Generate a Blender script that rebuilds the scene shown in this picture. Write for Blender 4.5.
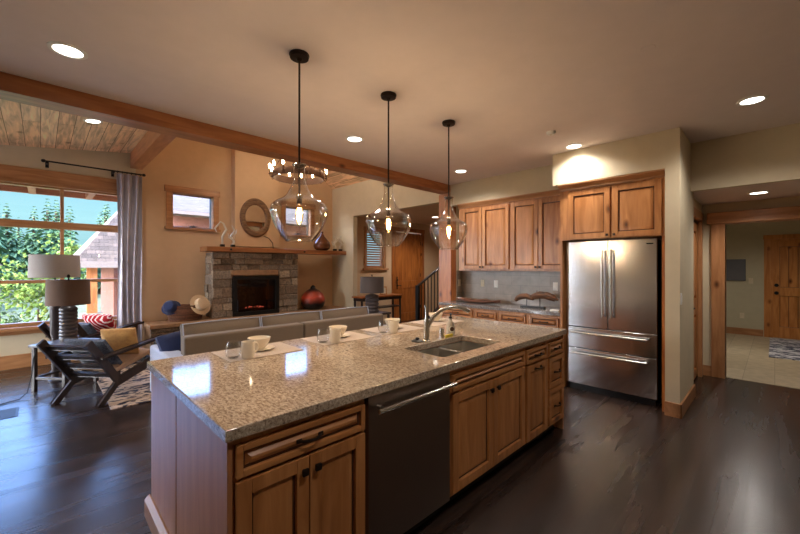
import bpy, bmesh, math, random
from mathutils import Vector, Matrix
random.seed(7)
for o in list(bpy.data.objects): bpy.data.objects.remove(o)
SC = bpy.context.scene
COL = SC.collection
R = math.radians
PI = math.pi

# ------------------------------------------------------------------ camera, sky, sun, exposure
cam = bpy.data.cameras.new('camera'); cam_o = bpy.data.objects.new('camera', cam); COL.objects.link(cam_o)
cam.sensor_width = 36; cam.lens = 367 / 800 * 36; cam.clip_start = 0.05; cam.clip_end = 500
cam_o.location = (0, 0, 1.48); cam_o.rotation_euler = (R(90), 0, R(-44.4))
SC.camera = cam_o
SC.view_settings.view_transform = 'Standard'; SC.view_settings.look = 'None'
SC.view_settings.gamma = 1; SC.view_settings.use_curve_mapping = False
SC.view_settings.exposure = 1.0
CAN_W = 40; CAN_COL = (1, .94, .88)

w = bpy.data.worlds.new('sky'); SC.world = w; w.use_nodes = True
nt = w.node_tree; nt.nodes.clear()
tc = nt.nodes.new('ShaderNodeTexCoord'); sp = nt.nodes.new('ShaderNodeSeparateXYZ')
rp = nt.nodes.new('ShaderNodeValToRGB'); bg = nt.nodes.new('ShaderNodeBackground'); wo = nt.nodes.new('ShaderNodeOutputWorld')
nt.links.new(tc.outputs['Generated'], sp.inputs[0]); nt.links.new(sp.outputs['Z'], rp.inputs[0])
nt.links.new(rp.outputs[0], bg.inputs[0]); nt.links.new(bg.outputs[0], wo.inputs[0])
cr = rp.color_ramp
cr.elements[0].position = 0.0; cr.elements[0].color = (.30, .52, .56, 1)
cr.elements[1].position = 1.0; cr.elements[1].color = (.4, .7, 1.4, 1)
for p_, c_ in ((.10, (.40, .72, .80, 1)), (.205, (.30, .62, .80, 1)), (.26, (2.4, 4.4, 9.5, 1)), (.56, (2.4, 4.4, 9.5, 1)), (.70, (.5, .8, 1.5, 1))):  # bright blue band above the visible sky, added for blue floor reflections
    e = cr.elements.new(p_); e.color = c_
SKY = 0.68; SKY_FILL_LEFT = 14.0          # sky boosted on the unseen left side, added to fill the room with daylight
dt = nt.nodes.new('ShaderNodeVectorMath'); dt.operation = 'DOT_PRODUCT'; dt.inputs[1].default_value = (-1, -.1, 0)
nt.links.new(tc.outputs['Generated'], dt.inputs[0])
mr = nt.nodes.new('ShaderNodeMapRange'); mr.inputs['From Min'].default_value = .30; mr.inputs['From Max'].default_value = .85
mr.inputs['To Min'].default_value = SKY; mr.inputs['To Max'].default_value = SKY_FILL_LEFT
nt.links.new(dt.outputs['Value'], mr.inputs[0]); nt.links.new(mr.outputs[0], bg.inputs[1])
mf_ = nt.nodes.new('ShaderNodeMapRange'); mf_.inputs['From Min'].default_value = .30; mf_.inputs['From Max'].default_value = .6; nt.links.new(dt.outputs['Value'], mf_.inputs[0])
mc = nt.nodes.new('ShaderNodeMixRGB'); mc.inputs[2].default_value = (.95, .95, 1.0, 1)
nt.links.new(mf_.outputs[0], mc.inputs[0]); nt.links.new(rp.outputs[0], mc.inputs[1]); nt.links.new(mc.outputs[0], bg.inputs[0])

sun = bpy.data.lights.new('sun', 'SUN'); sun.energy = 0.55; sun.angle = R(1); sun.color = (1, .95, .86)
sun_o = bpy.data.objects.new('sun', sun); COL.objects.link(sun_o)
sun_o.rotation_euler = Vector((.42, .62, -.80)).to_track_quat('-Z', 'Y').to_euler()

def portal(loc, rot, sx, sy):
    l = bpy.data.lights.new('window_daylight', 'AREA'); l.shape = 'RECTANGLE'; l.size = sx; l.size_y = sy
    l.cycles.is_portal = True
    o = bpy.data.objects.new('window_daylight', l); COL.objects.link(o); o.location = loc; o.rotation_euler = rot
portal((-1.0, 7.94, 1.68), (R(-90), 0, 0), 4.2, 2.2)
portal((-3.64, 6.5, 1.2), (0, R(-90), 0), 2.3, 1.8)

# ------------------------------------------------------------------ helpers
class MB:
    def __init__(s): s.bm = bmesh.new()
    def _bev(s, vs, b, seg=2):
        if b <= 0: return
        es = set()
        for v in vs: es.update(v.link_edges)
        bmesh.ops.bevel(s.bm, geom=list(es), offset=b, segments=seg, affect='EDGES', profile=.5)
    def box(s, x0, x1, y0, y1, z0, z1, b=0, seg=2, mat=None):
        r = bmesh.ops.create_cube(s.bm, size=1); vs = r['verts']
        for v in vs:
            v.co = Vector((x0 + (v.co.x + .5) * (x1 - x0), y0 + (v.co.y + .5) * (y1 - y0), z0 + (v.co.z + .5) * (z1 - z0)))
        if mat is not None:
            for v in vs: v.co = mat @ v.co
        s._bev(vs, b, seg); return s
    def bar(s, p0, p1, wx, wy, b=0, up=(0, 0, 1)):
        """rectangular bar from p0 to p1; wx across, wy along up"""
        p0, p1 = Vector(p0), Vector(p1); d = p1 - p0; L = d.length; z = d.normalized(); u = Vector(up)
        x = u.cross(z)
        if x.length < 1e-4: x = Vector((1, 0, 0))
        x.normalize(); y = z.cross(x)
        m = Matrix.Translation(p0) @ Matrix((x, y, z)).transposed().to_4x4()
        return s.box(-wx / 2, wx / 2, -wy / 2, wy / 2, 0, L, b, 2, m)
    def lathe(s, prof, c=(0, 0, 0), seg=28, m=None, closed=False):
        rings = []
        for r, z in prof:
            if r < 1e-5:
                rings.append([s.bm.verts.new((0, 0, z))])
            else:
                rings.append([s.bm.verts.new((r * math.cos(2 * PI * k / seg), r * math.sin(2 * PI * k / seg), z)) for k in range(seg)])
        pairs = list(zip(rings, rings[1:]))
        if closed: pairs.append((rings[-1], rings[0]))
        for a, bb in pairs:
            for k in range(seg):
                k2 = (k + 1) % seg
                if len(a) == 1 and len(bb) == 1: continue
                if len(a) == 1: s.bm.faces.new((a[0], bb[k2], bb[k]))
                elif len(bb) == 1: s.bm.faces.new((a[k], a[k2], bb[0]))
                else: s.bm.faces.new((a[k], a[k2], bb[k2], bb[k]))
        M = Matrix.Translation(Vector(c)) @ (m or Matrix())
        for rg in rings:
            for v in rg: v.co = M @ v.co
        return s
    def cyl(s, p0, p1, r0, r1=None, seg=16):
        r1 = r0 if r1 is None else r1
        p0, p1 = Vector(p0), Vector(p1); d = p1 - p0
        q = d.to_track_quat('Z', 'Y').to_matrix().to_4x4()
        return s.lathe([(0, 0), (r0, 0), (r1, d.length), (0, d.length)], p0, seg, q)
    def tube(s, pts, r, seg=8, cap=True):
        pts = [Vector(p) for p in pts]; n = len(pts); rs = r if isinstance(r, (list, tuple)) else [r] * n
        rings = []; up = None
        for i, p in enumerate(pts):
            t = (pts[min(i + 1, n - 1)] - pts[max(i - 1, 0)]).normalized()
            if up is None: up = Vector((0, 0, 1)) if abs(t.z) < .9 else Vector((1, 0, 0))
            x = up.cross(t).normalized(); y = t.cross(x); up = y
            rings.append([s.bm.verts.new(p + rs[i] * (math.cos(2 * PI * k / seg) * x + math.sin(2 * PI * k / seg) * y)) for k in range(seg)])
        for a, bb in zip(rings, rings[1:]):
            for k in range(seg): s.bm.faces.new((a[k], a[(k + 1) % seg], bb[(k + 1) % seg], bb[k]))
        if cap:
            s.bm.faces.new(rings[0][::-1]); s.bm.faces.new(rings[-1])
        return s
    def prism(s, poly, axis, a, b_, bev=0):
        """poly of 2D points; axis 'x' -> (y,z), 'y' -> (x,z), 'z' -> (x,y)"""
        def P(p, t):
            return {'x': (t, p[0], p[1]), 'y': (p[0], t, p[1]), 'z': (p[0], p[1], t)}[axis]
        A = [s.bm.verts.new(P(p, a)) for p in poly]; B = [s.bm.verts.new(P(p, b_)) for p in poly]
        n = len(poly)
        s.bm.faces.new(A); s.bm.faces.new(B[::-1])
        for k in range(n): s.bm.faces.new((A[k], B[k], B[(k + 1) % n], A[(k + 1) % n]))
        bmesh.ops.recalc_face_normals(s.bm, faces=s.bm.faces[:])
        s._bev(A + B, bev); return s
    def pad(s, x0, x1, y0, y1, z0, z1, puff=.03, n=8, m=None, rnd=0):
        """a soft cushion: grid box bulging in z"""
        vs = []
        for side in (1, -1):
            g = []
            for i in range(n + 1):
                row = []
                for j in range(n + 1):
                    u = i / n; v = j / n
                    f = (max(0, 1 - abs(2 * u - 1) ** 4) * max(0, 1 - abs(2 * v - 1) ** 4)) ** .5
                    mid = (z0 + z1) / 2; h = (z1 - z0) / 2
                    ins = .5 + .5 * f
                    co = Vector((x0 + (x1 - x0) * u, y0 + (y1 - y0) * v, mid + side * (h * (.35 + .65 * f) + puff * f * f) ))
                    co.z += rnd * math.sin(7 * u + 3 * v) * f
                    row.append(s.bm.verts.new(co))
                g.append(row)
            vs.append(g)
        for k, g in enumerate(vs):
            for i in range(n):
                for j in range(n):
                    q = (g[i][j], g[i + 1][j], g[i + 1][j + 1], g[i][j + 1])
                    s.bm.faces.new(q if k == 0 else q[::-1])
        A, B = vs
        per = [(i, 0) for i in range(n)] + [(n, j) for j in range(n)] + [(i, n) for i in range(n, 0, -1)] + [(0, j) for j in range(n, 0, -1)]
        for k in range(len(per)):
            a, b2 = per[k], per[(k + 1) % len(per)]
            s.bm.faces.new((A[a[0]][a[1]], B[a[0]][a[1]], B[b2[0]][b2[1]], A[b2[0]][b2[1]]))
        if m is not None:
            for g in vs:
                for row in g:
                    for v in row: v.co = m @ v.co
        return s
    def build(s, name, mat, parent=None, smooth=35, loc=None):
        bmesh.ops.recalc_face_normals(s.bm, faces=s.bm.faces[:])
        me = bpy.data.meshes.new(name); s.bm.to_mesh(me); s.bm.free()
        me.materials.append(mat)
        if smooth:
            for p in me.polygons: p.use_smooth = True
            me.set_sharp_from_angle(angle=R(smooth))
        if any(p.material_index for p in me.polygons): me.materials.append(M['glaze'])
        o = bpy.data.objects.new(name, me); COL.objects.link(o)
        if smooth and len(me.polygons) < 20000:
            md = o.modifiers.new('even_normals', 'WEIGHTED_NORMAL'); md.keep_sharp = True; md.weight = 80
        if parent is not None: o.parent = parent
        if loc is not None: o.location = loc
        return o

def thing(name, label, cat, loc=(0, 0, 0), rz=0, group=None, kind=None):
    o = bpy.data.objects.new(name, None); COL.objects.link(o); o.empty_display_size = .1
    o.location = loc; o.rotation_euler = (0, 0, rz)
    return tag(o, label, cat, group, kind)
def tag(o, label=None, cat=None, group=None, kind=None):
    if label: o['label'] = label
    if cat: o['category'] = cat
    if group: o['group'] = group
    if kind: o['kind'] = kind
    return o
def struct(name, mb, mat, label=None, cat=None, smooth=35):
    o = mb.build(name, mat, None, smooth); o['kind'] = 'structure'
    return tag(o, label, cat)
def dup(root, loc=None, rz=None, label=None, scale=None):
    def cp(o, parent):
        c = o.copy(); COL.objects.link(c)
        if parent is not None: c.parent = parent
        for ch in [x for x in o.children]: cp(ch, c)
        return c
    r = cp(root, None)
    if loc is not None: r.location = loc
    if rz is not None: r.rotation_euler = (0, 0, rz)
    if label: r['label'] = label
    if scale: r.scale = scale
    return r

# ------------------------------------------------------------------ materials
def srgb(r, g, b):
    f = lambda c: (c / 255 / 12.92) if c / 255 <= .04045 else ((c / 255 + .055) / 1.055) ** 2.4
    return (f(r), f(g), f(b), 1)
def newmat(name):
    m = bpy.data.materials.new(name); m.use_nodes = True
    return m, m.node_tree, m.node_tree.nodes['Principled BSDF']
def N(nt, t, **kw):
    n = nt.nodes.new('ShaderNode' + t)
    for k, v in kw.items(): setattr(n, k, v)
    return n
def L(nt, a, b): nt.links.new(a, b)
def coords(nt, scale=(1, 1, 1), rand=True):
    t = N(nt, 'TexCoord'); m = N(nt, 'Mapping'); m.inputs['Scale'].default_value = scale
    if rand:
        oi = N(nt, 'ObjectInfo'); mu = N(nt, 'Math', operation='MULTIPLY'); mu.inputs[1].default_value = 23.0
        L(nt, oi.outputs['Random'], mu.inputs[0]); ad = N(nt, 'VectorMath', operation='ADD')
        L(nt, t.outputs['Object'], ad.inputs[0]); L(nt, mu.outputs[0], ad.inputs[1]); L(nt, ad.outputs[0], m.inputs[0])
    else:
        L(nt, t.outputs['Object'], m.inputs[0])
    return m.outputs[0]
def ramp(nt, src, stops):
    r = N(nt, 'ValToRGB'); L(nt, src, r.inputs[0]); c = r.color_ramp
    c.elements[0].position, c.elements[0].color = stops[0]; c.elements[1].position, c.elements[1].color = stops[-1]
    for p, col in stops[1:-1]:
        e = c.elements.new(p); e.color = col
    return r.outputs[0]
def bump(nt, bs, src, strength=.1, dist=.01):
    b = N(nt, 'Bump'); b.inputs['Strength'].default_value = strength; b.inputs['Distance'].default_value = dist
    L(nt, src, b.inputs['Height']); L(nt, b.outputs[0], bs.inputs['Normal'])
def plain(name, col, rough=.5, metal=0, var=.06, scale=8, bumpy=0, bscale=120, coat=0):
    m, nt, bs = newmat(name)
    v = coords(nt); n = N(nt, 'TexNoise'); n.inputs['Scale'].default_value = scale; n.inputs['Detail'].default_value = 4; L(nt, v, n.inputs[0])
    a = tuple(c * (1 - var) for c in col[:3]) + (1,); b = tuple(min(1, c * (1 + var)) for c in col[:3]) + (1,)
    L(nt, ramp(nt, n.outputs[0], [(.3, a), (.7, b)]), bs.inputs['Base Color'])
    bs.inputs['Roughness'].default_value = rough; bs.inputs['Metallic'].default_value = metal
    if coat: bs.inputs['Coat Weight'].default_value = coat; bs.inputs['Coat Roughness'].default_value = .05
    if bumpy:
        n2 = N(nt, 'TexNoise'); n2.inputs['Scale'].default_value = bscale; L(nt, v, n2.inputs[0]); bump(nt, bs, n2.outputs[0], bumpy, .004)
    return m
def wood(name, light, dark, axis='z', rough=.38, knots=True, scale=1.0, coat=.15):
    m, nt, bs = newmat(name)
    s = {'x': (.12, 1, 1), 'y': (1, .12, 1), 'z': (1, 1, .12)}[axis]
    v = coords(nt, tuple(c * scale for c in s))
    n = N(nt, 'TexNoise'); n.inputs['Scale'].default_value = 16; n.inputs['Detail'].default_value = 7; n.inputs['Distortion'].default_value = .8; L(nt, v, n.inputs[0])
    c1 = ramp(nt, n.outputs[0], [(.30, dark), (.52, tuple((a + b) / 2 for a, b in zip(light, dark))), (.72, light)])
    n3 = N(nt, 'TexNoise'); n3.inputs['Scale'].default_value = 1.6; n3.inputs['Detail'].default_value = 2; L(nt, v, n3.inputs[0])
    c3 = ramp(nt, n3.outputs[0], [(.3, (.80, .76, .72, 1)), (.7, (1.12, 1.1, 1.06, 1))])
    mx = N(nt, 'MixRGB', blend_type='MULTIPLY'); mx.inputs[0].default_value = 1; L(nt, c1, mx.inputs[1]); L(nt, c3, mx.inputs[2])
    out = mx.outputs[0]
    if knots:
        s2 = {'x': (.55, 1, 1), 'y': (1, .55, 1), 'z': (1, 1, .55)}[axis]
        v2 = coords(nt, tuple(c * scale for c in s2))
        vo = N(nt, 'TexVoronoi'); vo.inputs['Scale'].default_value = 3.9; L(nt, v2, vo.inputs[0])
        k = ramp(nt, vo.outputs['Distance'], [(.04, (.10, .055, .035, 1)), (.075, (.42, .30, .22, 1)), (.15, (1, 1, 1, 1))])
        m2 = N(nt, 'MixRGB', blend_type='MULTIPLY'); m2.inputs[0].default_value = .9; L(nt, out, m2.inputs[1]); L(nt, k, m2.inputs[2]); out = m2.outputs[0]
    L(nt, out, bs.inputs['Base Color']); bs.inputs['Roughness'].default_value = rough
    bs.inputs['Coat Weight'].default_value = coat; bs.inputs['Coat Roughness'].default_value = .2
    bump(nt, bs, n.outputs[0], .06, .002)
    return m
def planks(name, light, dark, axis='x', width=.13, length=1.6, rough=.3, gap=(.01, .007, .005, 1), knots=False, gsize=.012, bstr=.25, spec=.5):
    m, nt, bs = newmat(name)
    t = N(nt, 'TexCoord'); mp = N(nt, 'Mapping')
    mp.inputs['Rotation'].default_value = (0, 0, 0 if axis == 'x' else R(90))
    L(nt, t.outputs['Object'], mp.inputs[0])
    br = N(nt, 'TexBrick'); br.offset = .37; br.inputs['Scale'].default_value = 1; br.inputs['Brick Width'].default_value = length
    br.inputs['Row Height'].default_value = width; br.inputs['Mortar Size'].default_value = gsize * width / .13 * .25
    br.inputs['Color1'].default_value = light; br.inputs['Color2'].default_value = dark; br.inputs['Mortar'].default_value = gap
    br.inputs['Mortar Smooth'].default_value = .2; br.inputs['Bias'].default_value = 0
    L(nt, mp.outputs[0], br.inputs[0])
    m2 = N(nt, 'Mapping'); m2.inputs['Scale'].default_value = (.1, 1, 1); L(nt, mp.outputs[0], m2.inputs[0])
    n = N(nt, 'TexNoise'); n.inputs['Scale'].default_value = 22; n.inputs['Detail'].default_value = 8; n.inputs['Distortion'].default_value = .7; L(nt, m2.outputs[0], n.inputs[0])
    c = ramp(nt, n.outputs[0], [(.3, (.55, .53, .5, 1)), (.7, (1.3, 1.3, 1.3, 1))])
    mx = N(nt, 'MixRGB', blend_type='MULTIPLY'); mx.inputs[0].default_value = 1; L(nt, br.outputs[0], mx.inputs[1]); L(nt, c, mx.inputs[2]); out = mx.outputs[0]
    if knots:
        m3 = N(nt, 'Mapping'); m3.inputs['Scale'].default_value = (.6, 1, 1); L(nt, mp.outputs[0], m3.inputs[0])
        vo = N(nt, 'TexVoronoi'); vo.inputs['Scale'].default_value = 3.6; L(nt, m3.outputs[0], vo.inputs[0])
        k = ramp(nt, vo.outputs['Distance'], [(.05, (.25, .15, .08, 1)), (.1, (.6, .5, .4, 1)), (.17, (1, 1, 1, 1))])
        m4 = N(nt, 'MixRGB', blend_type='MULTIPLY'); m4.inputs[0].default_value = .9; L(nt, out, m4.inputs[1]); L(nt, k, m4.inputs[2]); out = m4.outputs[0]
    L(nt, out, bs.inputs['Base Color'])
    n2 = N(nt, 'TexNoise'); n2.inputs['Scale'].default_value = 7; n2.inputs['Detail'].default_value = 5; L(nt, m2.outputs[0], n2.inputs[0])
    rr = N(nt, 'MapRange'); rr.inputs['To Min'].default_value = rough - .08; rr.inputs['To Max'].default_value = rough + .12; L(nt, n2.outputs[0], rr.inputs[0]); L(nt, rr.outputs[0], bs.inputs['Roughness'])
    bs.inputs['Specular IOR Level'].default_value = spec
    sub = N(nt, 'Math', operation='ADD'); L(nt, n2.outputs[0], sub.inputs[0])
    fm = N(nt, 'Math', operation='MULTIPLY'); fm.inputs[1].default_value = -1.5; L(nt, br.outputs['Fac'], fm.inputs[0]); L(nt, fm.outputs[0], sub.inputs[1])
    bump(nt, bs, sub.outputs[0], bstr, .004)
    return m
def emit(name, col, s):
    m, nt, bs = newmat(name); nt.nodes.remove(bs); e = N(nt, 'Emission'); e.inputs[0].default_value = col; e.inputs[1].default_value = s
    L(nt, e.outputs[0], nt.nodes['Material Output'].inputs[0]); return m
def thin_glass(name, tint=(1, 1, 1, 1), ior=1.5, boost=1.0, rough=0, power=4.0):
    m, nt, bs = newmat(name); nt.nodes.remove(bs)
    tr = N(nt, 'BsdfTransparent'); tr.inputs[0].default_value = tint; gl = N(nt, 'BsdfGlossy'); gl.inputs['Roughness'].default_value = rough
    fr = N(nt, 'LayerWeight'); fr.inputs[0].default_value = .5; pw = N(nt, 'Math', operation='POWER'); pw.inputs[1].default_value = power; L(nt, fr.outputs['Facing'], pw.inputs[0])
    f0 = ((ior - 1) / (ior + 1)) ** 2; mu = N(nt, 'Math', operation='MULTIPLY_ADD', use_clamp=True); mu.inputs[1].default_value = (1 - f0) * boost; mu.inputs[2].default_value = f0 * boost
    L(nt, pw.outputs[0], mu.inputs[0]); mx = N(nt, 'MixShader'); L(nt, mu.outputs[0], mx.inputs[0]); L(nt, tr.outputs[0], mx.inputs[1]); L(nt, gl.outputs[0], mx.inputs[2])
    L(nt, mx.outputs[0], nt.nodes['Material Output'].inputs[0]); return m
def steel(name, col, rough, axis='x'):
    m, nt, bs = newmat(name)
    s = {'x': (.02, 1, 1), 'z': (1, 1, .02), 'y': (1, .02, 1)}[axis]
    v = coords(nt, s); n = N(nt, 'TexNoise'); n.inputs['Scale'].default_value = 160; n.inputs['Detail'].default_value = 3; L(nt, v, n.inputs[0])
    bs.inputs['Base Color'].default_value = col; bs.inputs['Metallic'].default_value = 1
    rr = N(nt, 'MapRange'); rr.inputs['To Min'].default_value = rough - .05; rr.inputs['To Max'].default_value = rough + .07; L(nt, n.outputs[0], rr.inputs[0]); L(nt, rr.outputs[0], bs.inputs['Roughness'])
    bump(nt, bs, n.outputs[0], .006, .001); return m
def granite(name, a, b, c, d, rough=.07, scale=1.0):
    m, nt, bs = newmat(name)
    v = coords(nt, (1 * scale, 1.0 * scale, 1 * scale), False)
    rot = N(nt, 'Mapping'); rot.inputs['Rotation'].default_value = (0, 0, R(38)); rot.inputs['Scale'].default_value = (1, .45, 1); L(nt, v, rot.inputs[0])
    n = N(nt, 'TexNoise'); n.inputs['Scale'].default_value = 92; n.inputs['Detail'].default_value = 6; n.inputs['Roughness'].default_value = .7; n.inputs['Distortion'].default_value = .6; L(nt, rot.outputs[0], n.inputs[0])
    base = ramp(nt, n.outputs[0], [(.30, d), (.41, c), (.52, b), (.66, a)])
    n2 = N(nt, 'TexVoronoi'); n2.inputs['Scale'].default_value = 130; L(nt, rot.outputs[0], n2.inputs[0])
    k = ramp(nt, n2.outputs['Distance'], [(.08, (.45, .40, .36, 1)), (.22, (1, 1, 1, 1))])
    mx = N(nt, 'MixRGB', blend_type='MULTIPLY'); mx.inputs[0].default_value = .55; L(nt, base, mx.inputs[1]); L(nt, k, mx.inputs[2])
    n3 = N(nt, 'TexNoise'); n3.inputs['Scale'].default_value = 5; n3.inputs['Detail'].default_value = 4; L(nt, rot.outputs[0], n3.inputs[0])
    c3 = ramp(nt, n3.outputs[0], [(.35, (.82, .80, .80, 1)), (.65, (1.1, 1.1, 1.1, 1))])
    m2 = N(nt, 'MixRGB', blend_type='MULTIPLY'); m2.inputs[0].default_value = 1; L(nt, mx.outputs[0], m2.inputs[1]); L(nt, c3, m2.inputs[2])
    L(nt, m2.outputs[0], bs.inputs['Base Color']); bs.inputs['Roughness'].default_value = rough; bs.inputs['Specular IOR Level'].default_value = .7
    return m
def island_random(name, stops, rough=.85, bstr=.6, bscale=30):
    m, nt, bs = newmat(name); g = N(nt, 'NewGeometry'); v = coords(nt, rand=False)
    n = N(nt, 'TexNoise'); n.inputs['Scale'].default_value = bscale; n.inputs['Detail'].default_value = 6; L(nt, v, n.inputs[0])
    c = ramp(nt, g.outputs['Random Per Island'], stops)
    c2 = ramp(nt, n.outputs[0], [(.3, (.55, .55, .55, 1)), (.7, (1.3, 1.28, 1.25, 1))])
    mx = N(nt, 'MixRGB', blend_type='MULTIPLY'); mx.inputs[0].default_value = 1; L(nt, c, mx.inputs[1]); L(nt, c2, mx.inputs[2])
    L(nt, mx.outputs[0], bs.inputs['Base Color']); bs.inputs['Roughness'].default_value = rough; bump(nt, bs, n.outputs[0], bstr, .01); return m
def fabric(name, col, col2=None, scale=300, rough=.9):
    m, nt, bs = newmat(name); v = coords(nt); n = N(nt, 'TexNoise'); n.inputs['Scale'].default_value = scale; L(nt, v, n.inputs[0])
    col2 = col2 or tuple(c * .75 for c in col[:3]) + (1,)
    L(nt, ramp(nt, n.outputs[0], [(.35, col2), (.65, col)]), bs.inputs['Base Color']); bs.inputs['Roughness'].default_value = rough
    bs.inputs['Sheen Weight'].default_value = .2; bump(nt, bs, n.outputs[0], .15, .002); return m

M = {}
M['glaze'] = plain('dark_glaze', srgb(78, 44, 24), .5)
M['cream'] = plain('cream_paint', srgb(206, 190, 160), .75, bumpy=.08, var=.03)
M['gold'] = plain('gold_paint', srgb(204, 170, 134), .75, bumpy=.08, var=.03)
M['ceil'] = plain('ceiling_paint', srgb(228, 213, 208), .85, bumpy=.08, var=.02)
M['mud'] = plain('mudroom_paint', srgb(184, 174, 146), .8, bumpy=.05, var=.03)
M['alder_z'] = wood('knotty_alder_upright', srgb(202, 142, 88), srgb(158, 100, 52), 'z')
M['alder_x'] = wood('knotty_alder_across', srgb(202, 142, 88), srgb(158, 100, 52), 'x')
M['trim_x'] = wood('alder_trim_across', srgb(194, 142, 98), srgb(154, 104, 64), 'x', knots=False)
M['trim_y'] = wood('alder_trim_deep', srgb(194, 142, 98), srgb(154, 104, 64), 'y', knots=False)
M['trim_z'] = wood('alder_trim_upright', srgb(194, 142, 98), srgb(154, 104, 64), 'z')
M['beam_x'] = wood('beam_fir_across', srgb(184, 124, 78), srgb(142, 86, 48), 'x')
M['beam_y'] = wood('beam_fir_deep', srgb(206, 140, 92), srgb(170, 104, 62), 'y')
M['beam_z'] = wood('beam_fir_upright', srgb(188, 118, 66), srgb(150, 86, 46), 'z')
M['doorwood'] = wood('stained_door_wood', srgb(186, 112, 50), srgb(132, 70, 26), 'z')
M['doorlight'] = wood('clear_coated_door_wood', srgb(216, 150, 82), srgb(176, 108, 48), 'z')
M['panelwood'] = wood('smooth_alder_panel', srgb(190, 134, 92), srgb(166, 110, 72), 'z', knots=False)
M['floor'] = planks('dark_hardwood', srgb(60, 45, 38), srgb(40, 30, 26), 'x', .13, 1.7, .24, bstr=.12, spec=.65)
M['pine'] = planks('pine_boards', srgb(250, 214, 174), srgb(238, 194, 150), 'y', .16, 3.2, .5, gap=srgb(140, 90, 50), knots=True, bstr=.2)
M['granite'] = granite('tan_granite', srgb(206, 190, 168), srgb(174, 156, 134), srgb(138, 118, 98), srgb(80, 68, 60))
M['granite2'] = granite('grey_granite', srgb(178, 174, 172), srgb(140, 134, 130), srgb(100, 94, 92), srgb(56, 52, 54))
M['steel'] = steel('brushed_steel', (.60, .59, .61, 1), .18, 'x')
M['steel_dw'] = steel('dark_brushed_steel', (.30, .235, .20, 1), .32, 'x')
M['nickel'] = plain('satin_nickel', (.62, .60, .56, 1), .22, 1)
M['sinksteel'] = plain('sink_steel', (.60, .57, .52, 1), .30, 1)
M['bronze'] = plain('dark_bronze', srgb(50, 38, 32), .4, .7)
M['black'] = plain('black_metal', srgb(24, 22, 22), .45, .3)
M['iron'] = plain('rusted_iron', srgb(92, 62, 44), .6, .3)
M['dark'] = plain('dark_gap', srgb(18, 15, 14), .8)
M['white'] = plain('white_china', srgb(228, 214, 192), .25)
M['plastic'] = plain('white_plastic', srgb(240, 238, 232), .4)
M['ivory'] = plain('ivory_plastic', srgb(206, 192, 164), .45)
M['glass'] = thin_glass('pane_glass', (.96, .98, .98, 1), 1.45, .9)
M['shade_glass'] = thin_glass('clear_blown_glass', (.95, .92, .86, 1), 1.6, 1.9, 0, 2.6)
M['cup_glass'] = thin_glass('tumbler_glass', (.95, .96, .97, 1), 1.5, 1.3)
M['bulb_glass'] = thin_glass('amber_bulb_glass', (1, .86, .6, 1), 1.4)
M['filament'] = emit('glowing_filament', (1, .62, .24, 1), 60)
M['candle'] = emit('glowing_candle_bulb', (1, .76, .48, 1), 40)
M['lens'] = emit('lit_lens', (1, .93, .82, 1), 5)
M['ember'] = emit('glowing_embers', (1, .22, .12, 1), .8)
M['mirror'] = plain('mirror_glass', (.85, .85, .85, 1), .02, 1, 0)
M['linen'] = fabric('linen_shade', srgb(188, 178, 172))
M['brownshade'] = fabric('brown_shade', srgb(112, 86, 70))
M['darkshade'] = fabric('charcoal_shade', srgb(92, 80, 76))
M['sofa'] = fabric('taupe_weave', srgb(122, 104, 86))
M['sofapipe'] = fabric('pale_blue_grey_weave', srgb(190, 196, 216))
M['navy'] = fabric('navy_cloth', srgb(34, 48, 92))
M['goldcloth'] = fabric('mustard_cloth', srgb(206, 158, 92), srgb(190, 140, 84), 30)
M['tancloth'] = fabric('tan_cloth', srgb(190, 150, 116))
M['slate'] = fabric('slate_cloth', srgb(84, 90, 104), srgb(48, 52, 66), 60)
M['placemat'] = fabric('woven_mat', srgb(190, 170, 150), srgb(160, 140, 122), 200)
M['espresso'] = wood('espresso_wood', srgb(58, 44, 40), srgb(36, 28, 28), 'z', .4, False)
M['tabletop'] = wood('grey_blue_wood', srgb(120, 118, 124), srgb(84, 84, 92), 'x', .3, False)
M['stone'] = island_random('ledge_stone', [(0, srgb(120, 102, 86)), (.3, srgb(158, 142, 124)), (.55, srgb(134, 120, 108)), (.75, srgb(180, 162, 140)), (1, srgb(112, 90, 74))])
M['hearthcap'] = plain('sandstone_cap', srgb(160, 124, 92), .8, var=.2, scale=10, bumpy=.5, bscale=40)
M['wicker'] = island_random('wicker', [(0, srgb(96, 60, 42)), (1, srgb(140, 92, 64))], .7, .3, 60)
M['felt'] = fabric('cream_felt', srgb(232, 204, 168))
M['antler'] = plain('bleached_antler', srgb(214, 206, 190), .3, .3)
M['driftwood'] = wood('driftwood', srgb(140, 92, 54), srgb(44, 28, 20), 'x', .6, False, 2)
M['tray'] = wood('carved_tray_wood', srgb(150, 104, 84), srgb(90, 56, 44), 'x', .4, False)
M['brownglass'] = plain('brown_glaze', srgb(104, 62, 36), .2, .2, .3, 14)
M['backsplash'] = None
M['frameoval'] = wood('woven_frame', srgb(146, 110, 76), srgb(84, 58, 40), 'x', .7, False, 3)
M['greypanel'] = plain('grey_panel', srgb(92, 92, 96), .5)
M['cord'] = plain('black_cord', srgb(26, 26, 30), .6)
M['soap'] = plain('milky_plastic', srgb(190, 180, 164), .3)
M['labelwhite'] = plain('label_white', srgb(240, 236, 224), .5)
M['yellow'] = plain('yellow_sponge', srgb(214, 184, 60), .9)

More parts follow.
